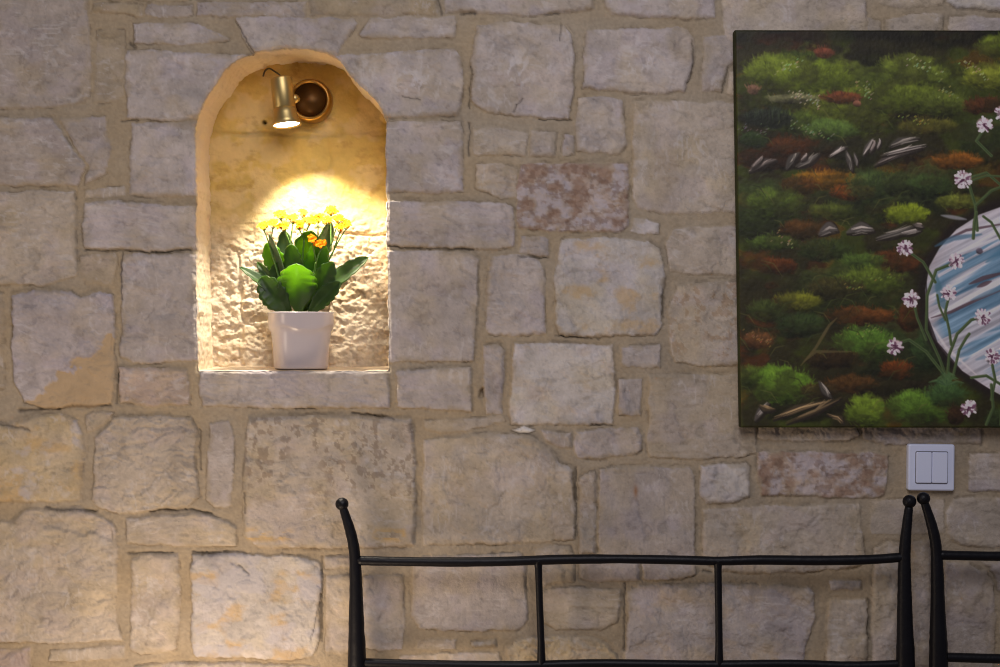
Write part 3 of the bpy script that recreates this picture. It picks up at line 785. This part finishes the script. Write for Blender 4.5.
def sprinkle(x0, y0, x1, y1, n, col, sp=3):
    for _ in range(n):
        t = prr.random(); x = x0 + (x1 - x0) * t + prr.gauss(0, sp); y = y0 + (y1 - y0) * t + prr.gauss(0, sp * .8)
        stroke([(x, y), (x + 1.2, y - 1)], .5, [v * prr.uniform(.7, 1.1) for v in col], .65, .5, False)
for a in [(775,72,800,60,26,(150,160,110)), (790,92,820,104,34,(170,165,140)), (905,58,935,72,26,(150,160,120)), (852,78,872,96,22,(140,150,100)), (960,60,985,78,22,(160,165,110)),
          (790,124,830,140,26,(120,140,100)), (775,235,790,245,14,(150,130,90)), (745,335,770,345,20,(150,105,60)), (935,78,950,98,16,(140,150,90)), (845,335,880,330,14,(130,150,60)),
          (740,128,765,132,20,(90,100,90)), (900,116,925,124,18,(150,150,60)), (845,288,890,276,18,(130,135,50))]:
    sprinkle(*a)
# grass blades
for _ in range(90):
    x, y = prr.uniform(745, 925), prr.uniform(110, 415); l = prr.uniform(8, 22); s = prr.choice([-1, 1])
    stroke([(x, y), (x + s * l * .4, y - l * .6), (x + s * l, y - l * .75)], .6, prr.choice([(66,76,30),(50,62,28),(86,84,40),(30,32,14)]), .5)
for _ in range(60):
    x = prr.uniform(745, 790); stroke([(x, 124 + prr.uniform(-3, 4)), (x + prr.uniform(-3, 3), 112 + prr.uniform(-4, 4))], .6, (20, 24, 16), .6)
# pale rocks and roots
def rock(pts, wd, hi=(138,128,118)):
    stroke([(a + 1, b + 1.8) for a, b in pts], wd * 1.5, (30, 24, 20), .85)
    stroke(pts, wd, [v * .55 for v in hi], .8, 1.3)
    for q_ in range(7):
        o1 = prr.uniform(-1, .8) * wd; f = prr.uniform(.5, 1.35) * (1.15 if o1 < 0 else .8)
        t0_ = prr.uniform(0, .4); a_, b_ = pts[0], pts[-1]; mid_ = pts[len(pts) // 2]
        p_ = [(a_[0] + (b_[0] - a_[0]) * t0_, a_[1] + (b_[1] - a_[1]) * t0_ + o1), ((mid_[0] + a_[0] + b_[0]) / 3 + 1, (mid_[1] + a_[1] + b_[1]) / 3 + o1), (b_[0] - (b_[0] - a_[0]) * prr.uniform(0, .35), b_[1] - (b_[1] - a_[1]) * .1 + o1)]
        stroke(p_, prr.uniform(.4, .8), [min(205, v * f) for v in hi], .75, .6)
for pts, wd in [([(748,171),(760,162),(775,159)],3),([(750,168),(762,156)],2),([(785,168),(790,158),(798,152)],3),([(795,166),(808,160),(818,153)],3),([(800,160),(806,153)],2),
    ([(845,150),(848,160),(851,170)],2.6),([(853,152),(856,165)],1.6),([(862,155),(866,146),(872,138)],2.2),([(869,152),(874,140)],2),([(876,148),(879,138)],1.6),
    ([(873,165),(890,154),(922,147)],2.3),([(880,155),(900,149),(925,144)],1.6),([(888,146),(898,139),(918,137)],2.2),([(828,156),(838,148),(846,146)],1.6),
    ([(818,234),(828,226),(836,230)],4.5),([(846,232),(860,226),(872,230)],4.5),([(875,238),(895,233),(912,226)],3),([(900,234),(920,229)],2.2),([(912,224),(922,226)],2.2),
    ([(754,421),(760,411),(768,404)],3.2),([(758,406),(764,410),(774,410)],2),([(818,382),(824,392),(830,398)],3),([(772,420),(795,408),(828,402)],2.2),([(785,424),(815,412),(840,398)],1.8),([(826,415),(840,418),(842,424)],1.4)]:
    rock(pts, wd, prr.choice([(140,130,122),(122,114,104),(132,118,110)]) if pts[0][1] < 380 or wd > 2.5 else (120, 98, 66))
stroke([(800,366),(815,348),(828,326),(836,318)], 1.5, (88, 76, 44), .7); stroke([(803,362),(815,352),(850,352)], 1.4, (80, 70, 40), .7)
# stream
WAT = [(1140,196),(1060,198),(1000,206),(978,214),(955,229),(938,248),(928,266),(924,290),(925,315),(932,338),(945,356),(962,373),(980,385),(1000,396),(1060,420),(1140,430)]
dw = inside_dist(gx + 6.2 * (gy - 30) / 398, gy, WAT)
m = smooth((dw + 13) / 10)[..., None] * (1 - smooth((dw + .5) / 2))[..., None]
IMG = IMG * (1 - .85 * m) + .85 * m * np.array((26, 20, 20.))
u = gx * .86 - gy * -.5; vv = gy * .88 + gx * .46
st1 = fbm(u / 46, vv / 4.2, 230, 4); st2 = fbm(u / 60, vv / 11, 234, 3)
wc = np.ones((GH, GW, 3)) * np.array((164, 163, 172.))
wc += (st1 * 60)[..., None]
bl = smooth((st2 - .02) / .22)[..., None]
wc = wc * (1 - bl * .8) + bl * .8 * (np.array((66, 106, 134.)) + (st1 * 45)[..., None])
rim = smooth(1 - (dw - 2) / 13)[..., None]
wc = wc * (1 - .75 * rim) + .75 * rim * (np.array((160, 152, 158.)) + (st1 * 25)[..., None])
m = smooth((dw + .6) / 1.6)[..., None]
IMG = IMG * (1 - m) + m * wc
for pts, wd in [([(930,318),(950,312),(975,300),(1005,288)],1.6),([(968,284),(982,278),(1004,272)],2.2),([(976,287),(990,281)],2.2),([(944,240),(965,230),(1010,222)],1.4)]:
    stroke(pts, wd, (74, 52, 58), .8)
for pts, wd, cc in [([(934,246),(952,238),(980,234)],2.6,(52,88,114)),([(985,262),(1010,246)],3.5,(60,104,132)),([(970,300),(1008,284)],2.5,(82,112,134)),([(935,275),(940,300),(945,310)],4,(60,96,112)),
    ([(940,215),(965,219)],2,(140,140,150)),([(950,255),(1000,236)],1.5,(190,190,198)),([(960,330),(1005,305)],2,(176,178,188)),([(955,345),(1000,330)],2,(160,166,180)),([(975,360),(1005,350)],2.4,(98,124,146)),([(930,325),(945,348),(975,375)],1.4,(196,186,186))]:
    stroke(pts, wd, cc, .7, 1.2)
blob(978, 251, 4, 3.5, (78, 66, 78), .9, False)
stroke([(925,280),(926,318),(935,343),(960,372),(1000,398)], 1.6, (32, 22, 24), .8)
# flowering stems
G1, G2 = (66, 82, 44), (44, 60, 34)
for pts, wd in [([(946,380),(938,358),(925,330),(926,295),(935,270),(955,262)],1.5),([(944,376),(925,352),(908,340),(894,344)],1.6),([(925,340),(916,318),(912,300)],1.4),
    ([(946,378),(948,355),(956,334),(970,320),(981,317)],1.5),([(952,376),(958,350),(965,338),(968,334)],1.4),([(950,345),(948,330),(944,312),(948,295)],1.3),([(944,320),(938,306),(936,295)],1.1),
    ([(934,282),(922,262),(904,249)],1.5),([(1000,385),(985,376),(970,378)],1.4),([(990,400),(994,380),(990,360)],1.4),([(990,155),(975,140),(984,126)],1.5),([(1006,190),(985,172),(966,178)],1.4),
    ([(976,230),(974,205),(968,185)],1.6),([(974,205),(990,190),(1006,184)],1.5),([(972,238),(973,222),(975,212)],1.6),([(1000,240),(990,222),(982,216)],1.3),([(1006,176),(985,175),(970,180)],1.1),([(1000,425),(1001,405)],1.8),([(985,425),(992,408),(990,385)],1.5)]:
    stroke(pts, wd, G1, .95, .6, False); stroke([(a + .7, b + .5) for a, b in pts], wd * .4, G2, .7, .5, False)
for _ in range(40):
    a = prr.uniform(-2.8, -.3); l = prr.uniform(6, 20)
    stroke([(945, 386), (945 + l * math.cos(a) * .6, 386 + l * math.sin(a) * .7), (945 + l * math.cos(a), 386 + l * math.sin(a) * .7 + 2)], .9, prr.choice([(60,88,46),(46,72,40),(70,96,56)]), .7)
for (cx, cy, r) in [(962,179,9.5),(983,124,8.5),(1002,112,8.5),(904,248,8),(955,261,8),(910,299,9),(947,293,8),(981,317,8.5),(894,347,8.5),(991,357,8),(968,409,8.5),(1040,150,9),(1060,260,9),(1080,340,8)]:
    blob(cx, cy, r * .85, r * .8, (142, 118, 126), .9, False)
    for q in range(52):
        a = prr.uniform(0, 6.28); rr = r * math.sqrt(prr.random()) * .82; f = prr.uniform(.8, 1.05)
        cc = (206 * f, 188 * f, 198 * f) if prr.random() < .84 else (98, 62, 84)
        x, y = cx + rr * math.cos(a), cy + rr * math.sin(a)
        stroke([(x, y), (x + 1.4 * math.cos(a), y + 1.4 * math.sin(a))], prr.uniform(.8, 1.35), cc, .9, .5, False)
    for q in range(5):
        stroke([(cx + prr.gauss(0, r * .3), cy + prr.gauss(1, r * .3)), (cx + prr.gauss(0, 1), cy + prr.gauss(0, 1))], .7, (70, 34, 56), .8, .4, False)
PGAIN = 2.05
IMG = IMG * .86 + .14 * IMG.mean(-1, keepdims=True)
pc = lin(np.clip(IMG, 4, 255)) * PGAIN
PT, PF = 0.026, -0.034                               # thickness, front plane
def pcorner(px, py): return P(px, py, PF)
c00, c10, c01 = pcorner(735, 30), pcorner(735 + PW, 30.5), pcorner(741, 427.5)
ii, jj = np.meshgrid(np.arange(GW) / (GW - 1), np.arange(GH) / (GH - 1))
pos = (np.array(c00)[None, None] + ii[..., None] * np.array(c10 - c00) + jj[..., None] * np.array(c01 - c00))
weave = 0.00022 * fbm(gx / 3, gy / 3, 240, 3) + 0.00010 * (IMG.mean(-1) / 90)
ed = np.minimum(np.minimum(ii, 1 - ii) * PW, np.minimum(jj, 1 - jj) * PH)
pos[..., 1] -= weave * smooth(ed / 3); pos[..., 1] += 0.002 * (1 - smooth(ed / 1.5))
v = np.arange(GW * GH).reshape(GH, GW)
q = np.stack([v[:-1, :-1], v[1:, :-1], v[1:, 1:], v[:-1, 1:]], -1).reshape(-1, 4)
me = np_mesh('painted_face', pos.reshape(-1, 3), q, np.clip(pc.reshape(-1, 3), 0.004, .9))
root = empty('canvas_painting', (c00 + (c10 - c00) * .5 + (c01 - c00)), 'unframed canvas painting of mossy ground, flowers and a blue stream on the wall', 'painting')
M_paint = attr_mat('oil_paint', 0.55, 500, 0.3, 0.0006, 0.35)
link('painted_face', me, M_paint, root)
bm = bmesh.new()
fr4 = [Vector(c00), Vector(c10), Vector(c10) + Vector(c01) - Vector(c00), Vector(c01)]
f4 = [bm.verts.new((p.x, p.y + 0.0015, p.z)) for p in fr4]; b4 = [bm.verts.new((p.x, p.y + PT, p.z)) for p in fr4]
for k in range(4): bm.faces.new((f4[k], f4[(k + 1) % 4], b4[(k + 1) % 4], b4[k]))
bm.faces.new(b4); bm.faces.new(f4[::-1])
M_cside = plain('painted_canvas_edge', (44, 44, 24), 0.8, 0, 0.2, colnoise=(14, (60, 66, 30)))
obj('stretched_canvas_edge', bm, M_cside, root, False)

# ------------------------------------------------------------------ spotlight
M_brass = plain('brushed_brass', (200, 176, 118), 0.42, 1.0, 0.5, bump=(300, 0.06, 0.0005))
M_brassd = plain('aged_brass', (180, 138, 72), 0.28, 1.0, 0.5)
M_bulb, nt, b = nodes('lit_bulb')
b.inputs['Emission Color'].default_value = (1, .82, .58, 1); b.inputs['Emission Strength'].default_value = 14
back = DEP - 0.004
cu = P(311, 101.5, 0.122)
root = empty('wall_spotlight', Vector((cu.x, back, cu.z)), 'small brass adjustable spotlight lit at the top of the arched niche', 'spotlight')
mt = frame_to(Vector((0, -1, 0)), Vector((cu.x, back, cu.z)), Vector((1, 0, 0)))
R0 = 0.0395
cup = obj('wall_cup', lathe([(0.001, 0.003), (R0 * .70, 0.003), (R0 * .76, 0.006), (R0 * .77, 0.026), (R0 * .82, 0.0295), (R0 * .88, 0.030), (R0 * .95, 0.0265), (R0 * 1.0, 0.020), (R0 * 1.02, 0.004), (R0 * 1.02, 0.0)], mt, 64), M_brassd, root)
M_cup_shade = plain('cup_shade_brown', (92, 62, 28), 0.45, 0.8)
obj('cup_shade_disc', lathe([(0.0005, 0.0042), (R0 * .70, 0.0042), (R0 * .755, 0.0075), (R0 * .765, 0.0255)], mt, 64), M_cup_shade, cup)  # dark lining added to paint the shade inside the cup
# head axis: downwards, leaning right and slightly toward the room
ax = Vector((0.135, -0.10, -1)).normalized()
top = P(281, 78, 0.050)
hm = frame_to(ax, top, Vector((0, 1, 0)))
Lb = 0.0865
obj('lamp_barrel', lathe([(0.001, 0.0), (0.0165, 0.0), (0.0195, 0.002), (0.0198, 0.004), (0.0198, 0.0545), (0.0188, 0.0555), (0.0188, 0.0565)], hm, 48), M_brass, root)
collar = obj('lamp_collar', lathe([(0.019, 0.0562), (0.0205, 0.0575), (0.0212, 0.066), (0.0235, 0.078), (0.0258, Lb), (0.0248, Lb + .0006), (0.0225, 0.080), (0.019, 0.066), (0.017, 0.0575)], hm, 48), M_brass, root)
obj('bulb_face', lathe([(0.0005, Lb - .0005), (0.012, Lb - .001), (0.0243, Lb - 0.0026)], hm, 40), M_bulb, collar)
jm = hm @ Vector((0, 0, 0.040))
hub = Vector((cu.x - .022, back - 0.006, cu.z + .002))
kn = jm + Vector((0.022, 0.010, 0.003))
arm = obj('swivel_arm', tube([jm + Vector((0.012, 0.004, 0)), kn, Vector((cu.x - .024, back - 0.030, cu.z + .001)), hub], [0.0055, 0.0058, 0.0055, 0.007], 16), M_brass, root)
bm = bmesh.new(); bmesh.ops.create_uvsphere(bm, u_segments=20, v_segments=14, radius=0.0085)
for qv in bm.verts: qv.co += kn - Vector((.003, .004, 0))
obj('swivel_knuckle', bm, M_brass, arm)
M_cable = plain('dark_cable', (58, 44, 30), 0.6)
obj('cable', tube([P(263, 77, .135), P(265, 71, .12), P(269, 68.5, .10), P(274, 71, .075), P(280, 75.5, .052), top + Vector((0, 0, -.004))], [0.0016] * 6, 8), M_cable, root)

# ------------------------------------------------------------------ potted kalanchoe
YP = 0.060
pb = P(301, 368.6, YP); k = S * (D + YP) / D
M_pot = plain('glazed_ceramic', (206, 196, 198), 0.22, 0, 0.6)
M_soil = plain('potting_soil', (60, 42, 28), 0.95, bump=(200, 1, 0.004))
M_stem = plain('flower_stem_green', (92, 128, 50), 0.5)
sill_z = pb.z
root = empty('potted_kalanchoe', Vector((pb.x, YP, sill_z)), 'yellow flowering succulent in a square-shouldered white pot, standing in the lit niche', 'potted plant')
HT = 56.5 * k
def potr(r, z, a, i):
    # rounded-square section turned a little, with a collar whose lower edge sags on each side
    aa = a - math.radians(20)
    n_ = 2.9
    sq = (abs(math.cos(aa)) ** n_ + abs(math.sin(aa)) ** n_) ** (-1 / n_)
    if 3 <= i <= 8:
        z = z - 0.0105 * (abs(math.cos(2 * aa)) ** 1.2 - 0.5) * (1 - abs(i - 5.5) / 8)
    return r * sq, z
rb, rt = 26.0 * k, 31.8 * k
prof = [(0.0005, 0.0), (rb * .96, 0.0), (rb, 0.003), (rb + .0016, HT * .40), (rb + .0040, HT * .60), (rb + .0052, HT * .685), (rb + .0078, HT * .715), (rb + .0092, HT * .75), (rb + .0094, HT * .80),
        (rt - .0006, HT * .96), (rt, HT - .001), (rt - .0012, HT), (rt - .0028, HT - .0012), (rt - .0042, HT * .86), (rt - .007, HT * .80)]
mt = Matrix.Translation((pb.x, YP, sill_z))
pot = obj('pot', lathe(prof, mt, 96, potr), M_pot, root)
obj('soil', lathe([(0.0005, HT * .87), (rt * .5, HT * .875), (rt - .0036, HT * .86)], mt, 64, lambda r, z, a, i: potr(r, z, a, 0)), M_soil, pot)

def leaf_mat(name, c1, c2, trans):
    m, nt, b = nodes(name)
    tc = nt.nodes.new('ShaderNodeTexCoord'); n_ = nt.nodes.new('ShaderNodeTexNoise'); n_.inputs['Scale'].default_value = 45
    nt.links.new(tc.outputs['Object'], n_.inputs['Vector'])
    r = nt.nodes.new('ShaderNodeValToRGB'); r.color_ramp.elements[0].color = L4(c1); r.color_ramp.elements[1].color = L4(c2)
    r.color_ramp.elements[0].position = .35; r.color_ramp.elements[1].position = .65
    nt.links.new(n_.outputs['Fac'], r.inputs['Fac']); nt.links.new(r.outputs['Color'], b.inputs['Base Color'])
    b.inputs['Roughness'].default_value = .38; b.inputs['Specular IOR Level'].default_value = .45
    t = nt.nodes.new('ShaderNodeBsdfTranslucent'); t.inputs['Color'].default_value = L4((170, 214, 24))
    mx = nt.nodes.new('ShaderNodeMixShader'); mx.inputs[0].default_value = trans
    nt.links.new(b.outputs[0], mx.inputs[1]); nt.links.new(t.outputs[0], mx.inputs[2])
    nt.links.new(mx.outputs[0], nt.nodes['Material Output'].inputs['Surface'])
    return m
M_leaf = leaf_mat('succulent_leaf', (44, 66, 34), (64, 88, 42), .26)
M_leaf2 = leaf_mat('young_leaf', (56, 108, 30), (78, 130, 40), .42)
M_leaf3 = leaf_mat('grey_green_leaf', (88, 112, 74), (112, 132, 92), .12)
def leaf(b0, t0, wpx, face, bend, m, mid=None, cup=.25):
    """b0,t0 = (px,py,depth) of base and tip; face = direction the blade looks"""
    A = P(*b0); B = P(*t0); ln = (B - A).length; dr = (B - A).normalized()
    f = Vector(face); f = (f - dr * f.dot(dr)).normalized(); sd = dr.cross(f).normalized()
    NU, NV = 54, 8; bm = bmesh.new(); grid = []; W = wpx * k / 2 * .93
    ph = rnd.uniform(0, 6)
    for i in range(NU + 1):
        u = i / NU
        wd = (0.16 + 0.84 * smooth(np.array((u - .05) / .5))) * (1 - max(0, (u - .6) / .4) ** 2.4) ** .62 if u < 1 else 0.02
        wd = float(wd)
        sc_ = 1 + (0.20 * abs(math.sin(u * math.pi * 7.5 + ph)) ** .7 - .13) * float(smooth(np.array((u - .25) / .2)))
        row = []
        for j in range(-NV // 2, NV // 2 + 1):
            v_ = j / (NV / 2)
            x = v_ * W * wd * (sc_ if abs(v_) > .9 else 1 + (sc_ - 1) * abs(v_))
            y = bend * ln * math.sin(u * math.pi) * 1.0 - cup * abs(v_) ** 1.6 * W * wd * -1 - .0012 * (1 - abs(v_)) ** 2 * 2
            row.append(bm.verts.new(A + dr * (u * ln) + sd * x + f * y))
        grid.append(row)
    for i in range(NU):
        for j in range(NV): bm.faces.new((grid[i][j], grid[i][j + 1], grid[i + 1][j + 1], grid[i + 1][j]))
    o = obj('leaf', bm, m, root)
    md = o.modifiers.new('thick', 'SOLIDIFY'); md.thickness = 0.0016; md.offset = 0
    return o
M_leaf4 = leaf_mat('front_leaf', (66, 88, 52), (84, 104, 62), .55)
leaf((299,318,.052), (296,264,.018), 41, (0,-1,.15), -.08, M_leaf4)
leaf((294,320,.050), (261,277,.036), 28, (-.25,-1,.2), .06, M_leaf)
leaf((286,314,.062), (240,267,.044), 15, (-.3,-.5,1), .10, M_leaf)
leaf((291,300,.074), (267,243,.070), 27, (-.5,-1,.0), -.06, M_leaf2)
leaf((290,306,.068), (269,234,.050), 15, (-.9,-.5,.2), -.05, M_leaf3)
leaf((299,300,.070), (311,231,.058), 34, (.1,-1,.25), -.07, M_leaf2)
leaf((296,296,.064), (291,244,.046), 20, (-.2,-1,.2), -.05, M_leaf)
leaf((306,302,.062), (322,240,.050), 24, (.25,-1,.2), -.06, M_leaf2)
leaf((308,308,.058), (333,262,.034), 23, (.2,-1,.3), .05, M_leaf)
leaf((306,316,.062), (368,257,.046), 22, (-.45,-.9,.55), .07, M_leaf)
leaf((304,319,.048), (340,282,.030), 19, (.3,-1,.5), .05, M_leaf)
leaf((288,290,.082), (284,230,.080), 18, (-.1,-1,.1), -.04, M_leaf3)
leaf((312,290,.084), (331,222,.078), 16, (.3,-1,.1), -.04, M_leaf3)
leaf((286,300,.080), (257,262,.086), 10, (-.4,-.8,.6), .05, M_leaf)
leaf((304,312,.074), (326,270,.060), 30, (.1,-1,.1), -.02, M_leaf)
leaf((290,312,.076), (278,262,.066), 30, (-.2,-1,.1), -.02, M_leaf)
leaf((310,306,.090), (350,270,.100), 20, (.1,-.8,.8), .05, M_leaf)
leaf((300,306,.086), (302,246,.092), 26, (0,-1,.1), -.02, M_leaf)
# flower stems and heads
M_yel, nt, b = nodes('yellow_petal')
b.inputs['Base Color'].default_value = L4((206, 166, 28)); b.inputs['Roughness'].default_value = .8; b.inputs['Specular IOR Level'].default_value = .05
b.inputs['Subsurface Weight'].default_value = .0
M_org = plain('orange_petal', (206, 106, 0), .8, 0, .05)
M_bud = plain('green_bud', (150, 170, 50), .5)
clusters = [ # px, py, depth, count, spread, material
 (264,226,.060,5,5,0),(273,224,.052,5,5,0),(281,215,.072,6,6,0),(284,227,.042,5,6,0),(293,219,.064,5,6,0),(299,225,.050,4,5,0),(303,213,.080,3,4,0),
 (309,221,.060,6,7,0),(318,219,.066,5,6,0),(326,221,.050,6,6,0),(331,211,.078,6,6,0),(338,219,.064,6,6,0),(346,225,.056,7,5,0),(340,228,.048,3,4,0),
 (312,239,.030,3,4,1),(321,245,.026,5,5,1)]
forks = [((270,247,.062),(284,300,.068),(0,1)),((290,245,.060),(296,305,.070),(2,3,4)),((304,240,.062),(300,305,.066),(5,6,7)),((318,240,.058),(304,300,.070),(8,9)),((331,246,.064),(312,290,.072),(10,11)),((334,250,.060),(314,296,.070),(12,13)),((316,262,.040),(306,300,.060),(14,15))]
stem_of = {}
for fk, bs0, ids in forks:
    bm = tube([P(*bs0), P((bs0[0] + fk[0]) / 2 + rnd.uniform(-2, 2), (bs0[1] + fk[1]) / 2, (bs0[2] + fk[2]) / 2), P(*fk)], [.0021, .0018, .0016], 8)
    for ci in ids:
        c_ = clusters[ci]
        mid = P((fk[0] * .55 + c_[0] * .45), (fk[1] * .5 + (c_[1] + 4) * .5), (fk[2] + c_[2]) / 2)
        tube([P(*fk), mid, P(c_[0], c_[1] + 4, c_[2])], [.0014, .0012, .0010], 7, bm, 4)
        for a in range(3):
            tube([P(c_[0], c_[1] + 5, c_[2]), P(c_[0] + (a - 1) * 3.2, c_[1] + 1, c_[2] + rnd.uniform(-.006, .006))], [.0009, .0007], 6, bm, 3)
    st_o = obj('flower_stem', bm, M_stem, root)
    for ci in ids: stem_of[ci] = st_o
def flower_mesh(m):
    bm = bmesh.new(); R = .0070
    for p4 in range(4):
        a = p4 * math.pi / 2; d = Vector((math.cos(a), math.sin(a), 0)); s_ = Vector((-math.sin(a), math.cos(a), 0))
        rws = []
        for u, wd, z in ((.08, .12, 0), (.4, .36, .0010), (.72, .40, .0012), (1.0, .10, .0004)):
            rws.append([bm.verts.new(d * R * u + s_ * R * wd * q_ + Vector((0, 0, z + .0006 * abs(q_)))) for q_ in (-1, 0, 1)])
        for i in range(3):
            for j in range(2): bm.faces.new((rws[i][j], rws[i][j + 1], rws[i + 1][j + 1], rws[i + 1][j]))
    # calyx tube
    r1 = [bm.verts.new((.0014 * math.cos(t), .0014 * math.sin(t), .0005)) for t in [i * math.pi / 4 for i in range(8)]]
    r2 = [bm.verts.new((.0022 * math.cos(t), .0022 * math.sin(t), -.0035)) for t in [i * math.pi / 4 for i in range(8)]]
    r3 = [bm.verts.new((.0008 * math.cos(t), .0008 * math.sin(t), -.0065)) for t in [i * math.pi / 4 for i in range(8)]]
    for a_, b_ in ((r1, r2), (r2, r3)):
        for i in range(8): bm.faces.new((a_[i], a_[(i + 1) % 8], b_[(i + 1) % 8], b_[i]))
    bm.faces.new(r1); bm.faces.new(r3[::-1])
    me = bpy.data.meshes.new('flower'); bmesh.ops.recalc_face_normals(bm, faces=bm.faces); bm.to_mesh(me); bm.free()
    me.materials.append(m); return me
fm = [flower_mesh(M_yel), flower_mesh(M_org)]
for ci, (cx_, cy_, dz, n_, sp, mi) in enumerate(clusters):
    for q_ in range(n_):
        o = bpy.data.objects.new('flower', fm[mi if rnd.random() > .12 else 1]); COL.objects.link(o)
        a = q_ * 2.4 + rnd.uniform(-.3, .3); rr = sp * math.sqrt((q_ + .5) / n_) * .8
        ox_, oz_, oy_ = rr * math.cos(a), -rr * math.sin(a) * .6, rr * math.sin(a) * 1.3 * S
        p = P(cx_ + ox_, cy_ + oz_ - 1, dz + oy_)
        n3 = Vector((ox_ * .14 + rnd.uniform(-.3, .3), -.75 + rnd.uniform(-.35, .35), .8)).normalized()
        if mi == 1: n3 = Vector((ox_ * .1, -1, .5)).normalized()
        mtx = n3.to_track_quat('Z', 'Y').to_matrix().to_4x4() @ Matrix.Rotation(rnd.uniform(0, 1.5), 4, 'Z')
        mtx.translation = p
        o.parent = stem_of[ci]
        o.matrix_basis = mtx @ Matrix.Scale(rnd.uniform(.85, 1.15), 4)

# ------------------------------------------------------------------ lights
def light(name, typ, loc, energy, col, **kw):
    l = bpy.data.lights.new(name, typ); l.energy = energy; l.color = col
    for a, b_ in kw.items(): setattr(l, a, b_)
    o = bpy.data.objects.new(name, l); COL.objects.link(o); o.location = loc; return o
def aim(o, d): o.rotation_euler = Vector(d).to_track_quat('-Z', 'Y').to_euler()
sp = light('spot_beam', 'SPOT', hm @ Vector((0, 0, Lb + .004)), 19, (1, .89, .73), spot_size=math.radians(104), spot_blend=.5, shadow_soft_size=.016)
aim(sp, ax + Vector((0.09, 0.06, 0)))
bl_ = light('bedside_lamp', 'AREA', P(170, 880, -0.38), 3.2, (1, .77, .55), shape='DISK', size=.34)
aim(bl_, (0.02, .55, .62))
fl_ = light('left_warm_fill', 'AREA', (-1.5, -0.9, 1.15), 2.6, (1, .80, .60), shape='DISK', size=.5)  # unseen warm fill, added to brighten the left side
aim(fl_, (.75, .9, 0))
cl_ = light('overhead_fill', 'AREA', (0.15, -1.9, 2.6), 20.2, (.99, .935, .97), shape='DISK', size=1.2)  # soft overhead fill added out of view, no fixture
aim(cl_, (0, 1.9, -1.3))
w_ = bpy.data.worlds.new('room_light'); sc.world = w_; w_.use_nodes = True
w_.node_tree.nodes['Background'].inputs[0].default_value = (.75, .72, .85, 1); w_.node_tree.nodes['Background'].inputs[1].default_value = .12

# ------------------------------------------------------------------ camera
cam = bpy.data.cameras.new('camera'); co_ = bpy.data.objects.new('camera', cam); COL.objects.link(co_)
co_.location = (0, -D, ZC); co_.rotation_euler = (math.pi / 2, 0, 0)
cam.sensor_width = 36; cam.lens = 36 * D / (1000 * S); cam.clip_end = 50
sc.camera = co_
sc.view_settings.view_transform = 'Standard'; sc.view_settings.look = 'None'; sc.view_settings.gamma = 1; sc.view_settings.use_curve_mapping = False
sc.view_settings.exposure = 0
sc.cycles.use_denoising = True; sc.cycles.pixel_filter_type = 'BLACKMAN_HARRIS'; sc.cycles.filter_width = 1.05
sc.cycles.max_bounces = 12; sc.cycles.diffuse_bounces = 8; sc.cycles.sample_clamp_indirect = 6
